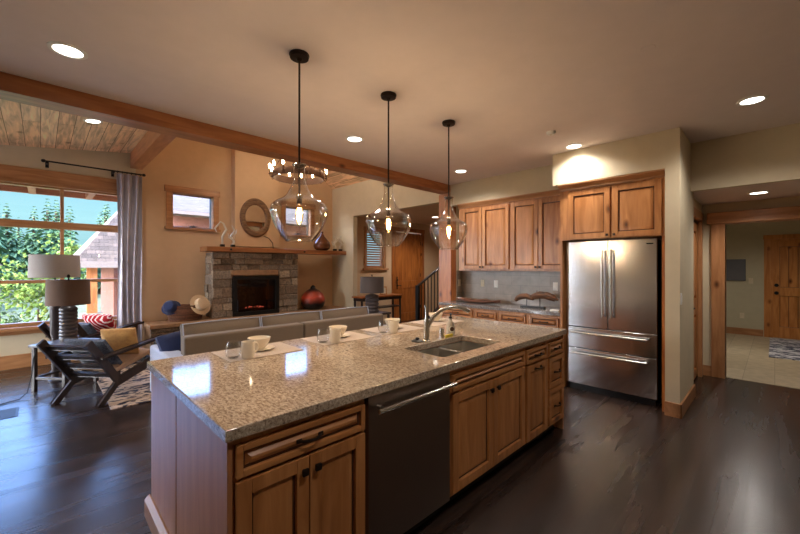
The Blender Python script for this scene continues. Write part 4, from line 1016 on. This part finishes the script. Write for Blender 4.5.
MB().lathe([(0, 0), (.10, 0), (.17, .04), (.195, .11), (.175, .19), (.11, .27), (.05, .34), (.026, .40), (.03, .44), (.022, .44), (.018, .40), (0, .38)]).build('body', M['brownglass'], t)
t = thing('red_vase', 'round red and black glazed vase with small stopper on the hearth bench', 'vase', (4.47, 7.42, .52))
MB().lathe([(0, 0), (.17, 0), (.24, .06), (.275, .15), (.27, .24), (.225, .34), (.14, .425), (.065, .465), (.06, .49), (0, .49)], seg=36).build('body', M['redvase'], t)
MB().lathe([(0, .488), (.05, .488), (.055, .505), (.03, .53), (.018, .54), (0, .545)]).build('stopper', M['black'], t)
# basket with hats
t = thing('wicker_basket', 'brown wicker basket on the left of the hearth bench', 'basket', (1.87, 7.45, .52))
mb = MB()
for k in range(9):
    r = .20 + .03 * math.sin(k / 8 * PI * .6); z_ = .02 + k * .03
    pts = [((r * 1.25) * math.cos(2 * PI * q / 24), r * .8 * math.sin(2 * PI * q / 24), z_ + .004 * (-1) ** q) for q in range(25)]
    mb.tube(pts, .017, 6)
mb.build('weave', M['wicker'], t)
mb = MB(); mb.lathe([(0, 0), (.2, 0), (.2, .015), (0, .015)], m=Matrix.Diagonal((1.22, .78, 1, 1))); mb.build('base', M['wicker'], t)
t = thing('navy_cap', 'navy cap hanging over the left rim of the wicker basket', 'hat', (1.63, 7.39, .77))
mh = Matrix.Rotation(R(-20), 4, 'Z') @ Matrix.Rotation(R(62), 4, 'X') @ Matrix.Rotation(R(-14), 4, 'Y')
MB().lathe([(.115, 0), (.12, .02), (.11, .07), (.075, .11), (0, .125)], m=mh).build('crown', M['navy'], t)
MB().lathe([(0, -.002), (.125, -.002), (.155, -.010), (.155, -.005), (.125, .006), (0, .006)], m=mh @ Matrix.Diagonal((1, .85, 1, 1))).build('brim', M['navy'], t)
t = thing('cream_hat', 'cream felt hat leaning on the right rim of the wicker basket', 'hat', (2.08, 7.33, .79))
mh = Matrix.Rotation(R(18), 4, 'Z') @ Matrix.Rotation(R(66), 4, 'X')
MB().lathe([(.115, 0), (.115, .05), (.10, .09), (.06, .105), (0, .10)], m=mh).build('crown', M['felt'], t)
MB().lathe([(0, -.003), (.12, -.003), (.19, .004), (.19, .01), (.12, .006), (0, .006)], m=mh).build('brim', M['felt'], t)

# curtain and rod
t = thing('curtain', 'silver grey satin curtain panel at the right of the big window', 'curtain', (0, 0, 0))
mb = MB(); nx, nz = 60, 14; G = []
for side in (0, 1):
    g = []
    for i in range(nx + 1):
        row = []
        for k in range(nz + 1):
            s = i / nx; zz = .03 + (3.03 - .03) * k / nz; top = k / nz
            amp = .042 * (.8 + .2 * top); xx = .89 + .35 * s + .012 * math.sin(3 * top + 6 * s) - (.03 * math.sin(PI * (1 - top)) * (s - .5))
            yy = 7.60 + amp * math.sin(2 * PI * 3.6 * s + .7 * math.sin(1.6 * top * PI) + .4) + side * .004
            row.append(mb.bm.verts.new((xx, yy, zz)))
        g.append(row)
    G.append(g)
for s_, g in enumerate(G):
    for i in range(nx):
        for k in range(nz):
            q = (g[i][k], g[i + 1][k], g[i + 1][k + 1], g[i][k + 1]); mb.bm.faces.new(q if s_ == 0 else q[::-1])
A, B = G
for i in range(nx):
    for k in (0, nz): mb.bm.faces.new((A[i][k], A[i + 1][k], B[i + 1][k], B[i][k]))
for k in range(nz):
    for i in (0, nx): mb.bm.faces.new((A[i][k], A[i][k + 1], B[i][k + 1], B[i][k]))
mb.build('panel', M['curtain'], t, smooth=80)
t = thing('curtain_rod', 'black iron curtain rod above the big window', 'curtain rod', (0, 0, 0))
MB().cyl((.03, 7.60, 3.06), (1.27, 7.60, 3.06), .012).build('rod', M['black'], t)
for x in (.03, 1.27): MB().lathe([(0, -.03), (.02, -.02), (.026, 0), (.02, .02), (0, .03)], (x, 7.60, 3.06), 12, Matrix.Rotation(R(90), 4, 'Y')).build('finial', M['black'], t)
for x in (.07, .86): mb = MB(); mb.box(x - .012, x + .012, 7.59, 7.75, 3.03, 3.048, .003); mb.box(x - .02, x + .02, 7.742, 7.75, 2.99, 3.08, .003); mb.build('bracket', M['black'], t)
for k in range(6):
    x = .91 + .062 * k; MB().lathe([(.014, -.004), (.021, -.004), (.021, .004), (.014, .004)], (x, 7.60, 3.055), 14, Matrix.Rotation(R(90), 4, 'Y'), closed=True).build('ring', M['black'], t)

# area rug
o = MB().box(.52, 3.6, 4.80, 6.75, 0, .010, .003).build('area_rug', M['rug']); tag(o, 'large dark spotted area rug under the armchair and sofa front', 'rug')
o = MB().box(8.5, 10.8, -.75, .07, .006, .016, .003).build('entry_rug', M['runner']); tag(o, 'dark and white streaked rug on the mudroom tile', 'rug')

# sofa
t = thing('sofa', 'long taupe sofa seen from behind, beyond the island', 'sofa', (.99, 3.98, 0))
W_ = 2.58
mb = MB(); mb.box(0, W_ / 2 - .003, 0, .15, .12, .80, .025, 3); mb.box(W_ / 2 + .003, W_, 0, .15, .12, .80, .025, 3); mb.build('back', M['sofa'], t)
MB().box(.02, W_ - .02, .15, .84, .10, .32, .02, 3).build('base', M['sofa'], t)
for x in (-.13, W_ - .05): MB().box(x, x + .18, .03, .86, .10, .62, .03, 3).build('arm', M['sofapipe'], t)
for k in range(3):
    w3 = (W_ - .10) / 3; x0 = .05 + k * w3
    MB().pad(x0 + .004, x0 + w3 - .004, .16, .83, .32, .46, .012, 10).build('seat_cushion', M['sofa'], t)
    mm = Matrix.Translation((x0, .17, .45)) @ Matrix.Rotation(R(78), 4, 'X')
    c = MB().pad(.006, w3 - .006, 0, .46, -.19, 0, .02, 10, mm).build('back_cushion', M['sofa'], t)
    pts = [mm @ Vector(p) for p in ((.01, .0, -.035), (.01, .455, -.035), (w3 / 2, .462, -.03), (w3 - .01, .455, -.035), (w3 - .01, 0, -.035))]
    MB().tube(pts, .008, 6).build('piping', M['sofapipe'], c)
for x in (.06, W_ - .12):
    for y in (.05, .76): MB().box(x, x + .06, y, y + .06, 0 if y < .5 else 0.011, .10, .004).build('leg', M['espresso'], t)
mm = Matrix.Translation((1.08, 4.42, .60)) @ Matrix.Rotation(R(12), 4, 'Z') @ Matrix.Rotation(R(64), 4, 'X') @ Matrix.Rotation(R(8), 4, 'Z')
o = MB().pad(-.2, .2, -.17, .2, -.06, .06, .03, 10, mm).build('throw_pillow', M['navy']); tag(o, 'navy throw pillow in the left corner of the sofa', 'pillow')

# armchairs
def armchair(loc, rz, label):
    t = thing('armchair', label, 'chair', loc, rz, 'dark wood slat back armchairs')
    for s in (-1, 1):
        x = s * .27
        MB().bar((x, .24, .20), (x, -.13, .70), .035, .085, .006, (0, 1, 0)).build('back_post', M['espresso'], t)
        MB().bar((x, .25, .23), (x, .0, .0), .034, .055, .005, (0, 1, 0)).build('rear_leg', M['espresso'], t)
        MB().bar((x, .80, .575), (x, .78, .011), .034, .06, .005, (0, 1, 0)).build('front_leg', M['espresso'], t)
        MB().bar((x, .22, .205), (x, .80, .33), .03, .09, .005).build('seat_rail', M['espresso'], t)
        MB().bar((s * .295, -.02, .515), (s * .295, .90, .59), .075, .022, .006).build('armrest', M['espresso'], t)
    MB().box(-.26, .26, .74, .77, .29, .36, .004).build('front_rail', M['espresso'], t)
    for k in range(4):
        f = .16 + k * .235; y = .24 - .37 * f; z_ = .20 + .50 * f
        MB().bar((-.26, y + .014, z_), (.26, y + .014, z_), .02, .062, .004, Vector((0, -.37, .50)).normalized()).build('back_slat', M['espresso'], t)
    mm = Matrix.Translation((0, .27, .275)) @ Matrix.Rotation(R(11), 4, 'X')
    MB().pad(-.245, .245, -.02, .50, 0, .12, .012, 10, mm).build('seat_cushion', M['tancloth'], t)
    mm = Matrix.Translation((0, .265, .32)) @ Matrix.Rotation(R(126), 4, 'X')
    MB().pad(-.24, .24, .02, .40, -.12, -.02, .012, 10, mm).build('back_cushion', M['slate'], t)
    return t
a1 = armchair((.27, 5.20, 0), R(-50.3), 'dark slatted wood armchair with slate cushion nearest the island end')
for ch in a1.children:
    if ch.name.startswith('front_leg'): pass
a2 = dup(a1, (.27, 6.84, 0), R(-53), 'dark slatted wood armchair behind the side table, close to the curtain')
def pillow(world_parent, local, rx, rz, mat, size, label):
    m_ = Matrix.Translation(world_parent.location) @ Matrix.Rotation(world_parent.rotation_euler.z, 4, 'Z') @ Matrix.Translation(local) @ Matrix.Rotation(R(rz), 4, 'Z') @ Matrix.Rotation(R(rx), 4, 'X')
    o = MB().pad(-size / 2, size / 2, -size / 2, size / 2, -.05, .05, .03, 10).build('throw_pillow', M[mat]); o.matrix_world = m_
    return tag(o, label, 'pillow')
pillow(a1, (.10, .44, .60), 112, 24, 'goldcloth', .34, 'mustard and cream throw pillow on the nearer armchair')
pillow(a2, (.10, .40, .60), 118, 10, 'redprint', .40, 'red and white printed throw pillow on the farther armchair')

# side table with lamp, floor lamp
t = thing('side_table', 'small grey wood side table between the two armchairs', 'table', (.23, 6.15, 0), R(-50))
MB().box(-.24, .24, -.24, .24, .525, .555, .006).build('tabletop', M['tabletop'], t)
for sx in (-1, 1):
    for sy in (-1, 1): MB().box(sx * .20 - .02, sx * .20 + .02, sy * .20 - .02, sy * .20 + .02, 0, .525, .004).build('leg', M['espresso'], t)
mb = MB(); mb.box(-.19, .19, -.21, -.19, .14, .17, .003); mb.box(-.19, .19, .19, .21, .14, .17, .003); mb.box(-.21, -.19, -.19, .19, .14, .17, .003); mb.box(.19, .21, -.19, .19, .14, .17, .003); mb.build('stretcher', M['espresso'], t)
def shade(mb, r0, r1, z0, z1): return mb.lathe([(r0, z0), (r1, z1), (r1 - .004, z1), (r0 - .004, z0)], closed=True, seg=40)
t = thing('table_lamp', 'table lamp with brown drum shade and ribbed dark cylinder base', 'lamp', (.25, 6.19, .555))
pr = [(0, 0), (.086, 0)]
for k in range(9): pr += [(.088, .02 + k * .045), (.092, .035 + k * .045), (.088, .05 + k * .045), (.080, .058 + k * .045)]
pr += [(.06, .44), (.02, .45), (0, .45)]
MB().lathe(pr, seg=32).build('base', M['lampstripe'], t)
MB().cyl((0, 0, .45), (0, 0, .80), .008, seg=8).build('stem', M['bronze'], t)
shade(MB(), .215, .207, .455, .765).build('lamp_shade', M['brownshade'], t)
MB().lathe([(0, .79), (.012, .795), (.018, .81), (.01, .83), (0, .835)], seg=12).build('finial', M['bronze'], t)
mb = MB()
for k in range(3): a = k * 2 * PI / 3; mb.tube([(0, 0, .76), (.206 * math.cos(a), .206 * math.sin(a), .76)], .003, 6)
mb.build('spider', M['bronze'], t)
t = thing('floor_lamp', 'taller lamp with wide pale linen drum shade behind the brown shaded lamp', 'lamp', (.135, 6.53, 0))
MB().lathe([(0, 0), (.068, 0), (.07, .02), (.04, .035), (.035, .55), (.05, .62), (.055, .95), (.05, 1.06), (.02, 1.10), (0, 1.10)]).build('base', M['lampstripe'], t)
MB().cyl((0, 0, 1.10), (0, 0, 1.66), .007, seg=8).build('stem', M['bronze'], t)
shade(MB(), .252, .244, 1.345, 1.635).build('lamp_shade', M['linen'], t)
mb = MB()
for k in range(3): a = k * 2 * PI / 3; mb.tube([(0, 0, 1.627), (.243 * math.cos(a), .243 * math.sin(a), 1.627)], .003, 6)
mb.build('spider', M['bronze'], t)
o = MB().tube([(-.03, 6.16, .53), (-.06, 6.10, .40), (-.075, 6.04, .22), (-.11, 5.95, .05), (-.17, 5.86, .012), (-.3, 5.80, .008), (-.42, 5.72, .008), (-.55, 5.82, .008)], .006, 6).build('power_cord', M['cord']); tag(o, 'black power cord running from the side table across the floor', 'cord')
t = thing('floor_vent', 'dark metal floor vent grille near the armchair', 'vent', (-.28, 5.42, 0), 0)
MB().box(-.12, .12, -.17, .17, 0, .004, .001).build('frame', M['black'], t)
mb = MB()
for k in range(8): mb.box(-.10, .10, -.145 + k * .038, -.125 + k * .038, .004, .007)
mb.build('slat', M['bronze'], t)

# console behind the sofa, lamp, photo
t = thing('console_table', 'dark console table with lower shelf at the foyer opening', 'table', (5.40, 6.55, 0))
MB().box(-.35, .95, -.18, .18, .78, .815, .005).build('tabletop', M['doorwood'], t)
MB().box(-.31, .91, -.15, .15, .52, .545, .004).build('shelf', M['espresso'], t)
for sx in (-.31, .88):
    for sy in (-.14, .11): MB().box(sx, sx + .035, sy, sy + .035, 0, .78, .003).build('leg', M['espresso'], t)
MB().box(-.31, .91, -.165, .165, .71, .78, .003).build('apron', M['espresso'], t)
t = thing('end_table', 'small dark end table at the far right end of the sofa', 'table', (4.52, 5.38, 0))
MB().box(-.26, .26, -.26, .26, .585, .62, .005).build('tabletop', M['espresso'], t)
MB().box(-.22, .22, -.22, .22, .18, .205, .004).build('shelf', M['espresso'], t)
for sx in (-.24, .205):
    for sy in (-.24, .205): MB().box(sx, sx + .035, sy, sy + .035, 0, .585, .003).build('leg', M['espresso'], t)
t = thing('table_lamp', 'lamp with charcoal drum shade behind the right end of the sofa', 'lamp', (4.52, 5.38, .62))
pr = [(0, 0), (.13, 0)]
for k in range(5): pr += [(.13, .015 + k * .065), (.135, .035 + k * .065), (.115, .065 + k * .065)]
pr += [(.03, .35), (0, .36)]
MB().lathe(pr).build('base', M['lampstripe'], t)
MB().cyl((0, 0, .35), (0, 0, .69), .008, seg=8).build('stem', M['bronze'], t)
shade(MB(), .228, .222, .37, .67).build('lamp_shade', M['darkshade'], t)
MB().lathe([(0, .685), (.012, .69), (.014, .71), (0, .72)], seg=10).build('finial', M['bronze'], t)
mb = MB()
for k in range(3): a = k * 2 * PI / 3; mb.tube([(0, 0, .665), (.221 * math.cos(a), .221 * math.sin(a), .665)], .003, 6)
mb.build('spider', M['bronze'], t)
t = thing('photo_frame', 'small framed photo standing on the console table', 'picture frame', (5.86, 6.55, .815), R(-20))
mf = Matrix.Rotation(R(-8), 4, 'X')
MB().box(-.09, .09, -.01, .01, 0, .20, .004, 2, mf).build('frame', M['alder_z'], t)
MB().box(-.06, .06, -.0125, -.010, .03, .17, 0, 2, mf).build('photo', M['ivory'], t)
MB().bar((0, .02, .12), (0, .075, .003), .03, .006).build('easel', M['alder_z'], t)
t = thing('glass_candlestick', 'slim clear glass candlestick on the foyer console beside the photo frame', 'candlestick', (5.62, 6.60, .815))
MB().lathe([(0, 0), (.04, 0), (.04, .01), (.012, .02), (.010, .20), (.022, .22), (.022, .26), (.014, .26), (0, .24)]).build('stick', M['cup_glass'], t)

# stairs and railing in the foyer
t = thing('stair_flight', 'carpet free stair flight rising behind the wood post', 'stairs', (0, 0, 0), kind='structure')
for k in range(6): MB().box(6.15 + k * .27, 6.15 + (k + 1) * .27 + .02, 4.5, 5.55, 0 if k == 0 else k * .17 - .0, (k + 1) * .17, .006).build('step', M['espresso'], t)
mb = MB(); mb.prism([(6.17, 0), (7.77, 0), (7.77, .85), (6.42, 0)], 'y', 4.52, 5.53); mb.build('stringer', M['doorwood'], t)
t = thing('stair_railing', 'dark metal stair railing with thin balusters in front of the foyer door', 'railing', (0, 0, 0))
MB().box(6.01, 6.09, 5.57, 5.65, 0, 1.07, .006).build('newel_post', M['black'], t)
MB().bar((6.05, 5.61, 1.05), (7.65, 5.61, 1.92), .05, .045, .008).build('handrail', M['espresso'], t)
for k in range(13):
    x = 6.17 + k * .115; MB().box(x - .008, x + .008, 5.602, 5.618, max(0, (x - 6.15) * .63 - .05), 1.05 + (x - 6.05) * .544).build('baluster', M['black'], t)
MB().bar((6.15, 5.61, .06), (7.65, 5.61, 1.0), .05, .16, .004).build('side_stringer', M['espresso'], t)

# ------------------------------------------------------------------ OUTDOORS
struct('ground', MB().box(-120, 120, 8.6, 220, -1.3, -1.0), M['grass'])
mb = MB(); mb.box(-30, -3.7, -20, 8.5, -.25, -.05); struct('ground_bounce_slab', mb, M['patio'])  # unseen slab added to bounce daylight up onto the ceilings
mb = MB(); mb.prism([(7.93, 2.98), (8.75, 2.80), (8.75, 2.92), (7.93, 3.10)], 'x', -4.2, 1.7); ev = struct('ceiling_eave', mb, M['soffit'])
t = thing('eave_rafters', 'exposed rafter tails and fascia under the roof overhang outside the big window', 'eave', (0, 0, 0), kind='structure')
for k in range(8):
    x = -3.7 + k * .72; MB().box(x - .045, x + .045, 7.95, 8.70, 2.70, 2.86, .004).build('rafter_tail', M['soffit'], t)
MB().box(-4.2, 1.7, 8.70, 8.74, 2.71, 2.86, .004).build('fascia', M['soffit'], t)

def conifer(h, r, seed):
    rg = random.Random(seed); mb = MB(); n = int(h * 3.2)
    for i in range(n):
        f = i / n; z_ = h * (.12 + .88 * f); rr2 = r * (1 - f) ** .85 + .08; m_ = max(6, int(15 * (1 - f)) + 4)
        for k in range(m_):
            a = 2 * PI * k / m_ + rg.uniform(0, 1.2); L_ = rr2 * rg.uniform(.65, 1.15); d = Vector((math.cos(a), math.sin(a), 0)); s = Vector((-math.sin(a), math.cos(a), 0))
            wd2 = L_ * .30 + .05; p0 = Vector((0, 0, z_ + L_ * .12)); p1 = d * L_ + Vector((0, 0, z_ - L_ * .42)); pm = d * L_ * .55 + Vector((0, 0, z_ - L_ * .05))
            v = [mb.bm.verts.new(c) for c in (p0, pm + s * wd2, p1, pm - s * wd2, pm - Vector((0, 0, L_ * .22)))]
            for q in ((0, 1, 4), (1, 2, 4), (2, 3, 4), (3, 0, 4), (0, 3, 2, 1)): mb.bm.faces.new([v[j] for j in q])
    return mb
def leafy(h, r, seed, n=900, s0=.10, zb=.2):
    rg = random.Random(seed); mb = MB()
    blobs = [(rg.uniform(-.5, .5) * r, rg.uniform(-.5, .5) * r, h * rg.uniform(zb + .15, .92), r * rg.uniform(.35, .6)) for _ in range(12)]
    for _ in range(n):
        bx_, by_, bz_, br_ = rg.choice(blobs); d = Vector((rg.gauss(0, 1), rg.gauss(0, 1), rg.gauss(0, 1))).normalized() * br_ * rg.uniform(.6, 1.05)
        c = Vector((bx_, by_, bz_)) + d; s = s0 * rg.uniform(.6, 1.4); u = Vector((rg.gauss(0, 1), rg.gauss(0, 1), rg.gauss(0, 1))).normalized(); v_ = u.orthogonal().normalized(); w_ = u.cross(v_)
        q = [mb.bm.verts.new(c + v_ * s), mb.bm.verts.new(c + w_ * s * .6), mb.bm.verts.new(c - v_ * s), mb.bm.verts.new(c - w_ * s * .6), mb.bm.verts.new(c + u * s * .25)]
        for k in range(4): mb.bm.faces.new((q[k], q[(k + 1) % 4], q[4]))
        mb.bm.faces.new(q[3::-1])
    return mb
def tree(name, label, cat, loc, crown_mb, mat, h, tr, group, trunk_top=.6):
    t = thing(name, label, cat, loc, 0, group)
    MB().cyl((0, 0, -.05), (0, 0, h * trunk_top), tr, tr * .45, 8).build('trunk', M['bark'], t); crown_mb.build('crown', mat, t, smooth=0)
    return t
GZ = -1.0
FG = 'conifers beyond the meadow'
far_l = 'dark green conifer in the tree line beyond the meadow'
pc = tree('conifer_tree', 'tallest conifer rising above the tree line, seen left of the window mullion', 'tree', (-3.5, 43.0, GZ), conifer(13.2, 2.2, 1), M['conifer'], 12.5, .25, FG, .9)
pc2 = tree('conifer_tree', far_l, 'tree', (-8.6, 41, GZ), conifer(8.5, 1.45, 2), M['conifer'], 8, .2, FG, .9)
rg = random.Random(21)
for row, (yy, n_, x0) in enumerate(((39, 12, -36), (43.5, 12, -38), (48, 12, -41.5), (53, 13, -45), (58.5, 13, -49), (64.5, 14, -55), (71, 15, -61))):
    for k in range(n_):
        x = x0 + k * 4.2 + rg.uniform(-.2, .2); y = yy + rg.uniform(-.5, .5)
        if (abs(x + 3.5) < 3.9 and abs(y - 43) < 4.5) or math.hypot(x + 8.6, y - 41) < 3.6: continue
        s = rg.uniform(.8, 1.0) * (1 + .06 * row)
        dup(pc2, (x, y, GZ), rg.uniform(0, 6), far_l, (s, s, s))
tree('leafy_tree', 'bright yellow green sapling just outside the big window', 'tree', (-.75, 13.6, GZ), leafy(3.0, .85, 4, 520, .06, .1), M['leaf'], 2.6, .05, 'leafy trees outside')
tree('leafy_tree', 'pale green leafy tree behind the window mullion', 'tree', (.75, 21.0, GZ), leafy(3.7, .95, 5, 700, .09), M['leaf'], 3.2, .08, 'leafy trees outside')
tree('leafy_tree', 'slim green bush between the sapling and the neighbouring porch', 'tree', (-.05, 15.6, GZ), leafy(2.5, .6, 6, 600, .07, .1), M['leaf'], 2, .05, 'leafy trees outside')
sh0 = leafy(.9, .8, 11, 350, .07, 0).build('shrub', M['shrub'], loc=(-2.2, 11.6, GZ)); tag(sh0, 'low green shrub on the slope outside the big window', 'shrub', 'meadow shrubs')
for x, y, s in ((-1.2, 13.0, .7), (-3.4, 13.5, 1.1), (-.5, 11.4, .7), (-4.6, 16.5, 1.3), (-2.6, 17.2, 1.0), (-6.5, 19.5, 1.4), (-3.3, 20.5, 1.0), (-.9, 19.4, 1.1)):
    dup(sh0, (x, y, GZ), rg.uniform(0, 6), 'low green shrub on the slope outside the big window', (s, s, s * .8))

# neighbouring house: low hipped porch roof and a taller block behind the gable windows
t = thing('neighbor_house', 'neighbouring house with grey shingle roof and porch posts, right of the window', 'house', (0, 0, 0))
mb = MB(); bm = mb.bm
E0 = [(.62, 13.0, 1.62), (2.75, 13.0, 1.62), (2.75, 18.0, 1.62), (.62, 18.0, 1.62)]; T0 = [(2.6, 15.5, 4.4), (2.75, 15.5, 4.4)]
ve = [bm.verts.new(c) for c in E0]; vt = [bm.verts.new(c) for c in T0]
vb = [bm.verts.new((c[0], c[1], c[2] - .12)) for c in E0]
bm.faces.new((ve[0], ve[1], vt[1], vt[0])); bm.faces.new((ve[1], ve[2], vt[1])); bm.faces.new((ve[2], ve[3], vt[0], vt[1])); bm.faces.new((ve[3], ve[0], vt[0]))
for k in range(4): bm.faces.new((ve[k], vb[k], vb[(k + 1) % 4], ve[(k + 1) % 4]))
bm.faces.new(vb); mb.build('porch_roof', M['shingle'], t, smooth=0)
MB().box(.60, 2.75, 12.97, 13.0, 1.46, 1.64).build('fascia', M['fascia'], t)
MB().box(1.6, 2.84, 14.2, 17.5, GZ, 1.55).build('lower_wall', M['siding'], t)
for x in (1.02, 2.0): MB().box(x - .11, x + .11, 13.2, 13.42, .2, 1.5).build('porch_post', M['beam_z'], t); MB().box(x - .24, x + .24, 13.08, 13.55, GZ, .2).build('stone_pier', M['outstone'], t)
MB().box(2.85, 9.5, 12.9, 19.5, GZ, 3.10).build('upper_wall', M['siding'], t)
mb = MB(); mb.prism([(12.3, 3.06), (12.3, 3.16), (18.0, 4.70), (20.2, 4.2), (20.2, 4.0), (13, 3.06)], 'x', 2.76, 9.9); mb.build('upper_roof', M['shingle'], t, smooth=0)
MB().box(2.76, 9.9, 12.27, 12.3, 3.05, 3.15).build('fascia', M['fascia'], t)
# distant lodges
def lodge(loc, rz, label, s=1):
    t = thing('lodge', label, 'house', loc, rz, 'lodges across the meadow'); t.scale = (s, s, s)
    MB().box(-3.2, 3.2, -2.5, 2.5, 0, 2.6).build('wall', M['lodge'], t)
    mb = MB(); mb.prism([(-3.6, 2.45), (0, 4.6), (3.6, 2.45), (3.6, 2.62), (0, 4.82), (-3.6, 2.62)], 'y', -2.9, 2.9); mb.build('roof', M['siding'], t, smooth=0)
    mb = MB(); mb.prism([(-3.1, 2.6), (3.1, 2.6), (0, 4.5)], 'y', -2.45, 2.45); mb.build('gable', M['lodge'], t)
    for x in (-1.7, 1.2): MB().box(x - .5, x + .5, -2.53, -2.49, 1.0, 2.1).build('window', M['fascia'], t)
    MB().box(-.4, .4, -2.53, -2.49, 0, 2.0).build('door', M['dark'], t)
    return t
lodge((-8.6, 25.0, GZ), R(20), 'brown gabled lodge at the left edge of the window view')
lodge((-6.0, 33.0, GZ), R(-15), 'smaller brown lodge among the trees behind the sapling')
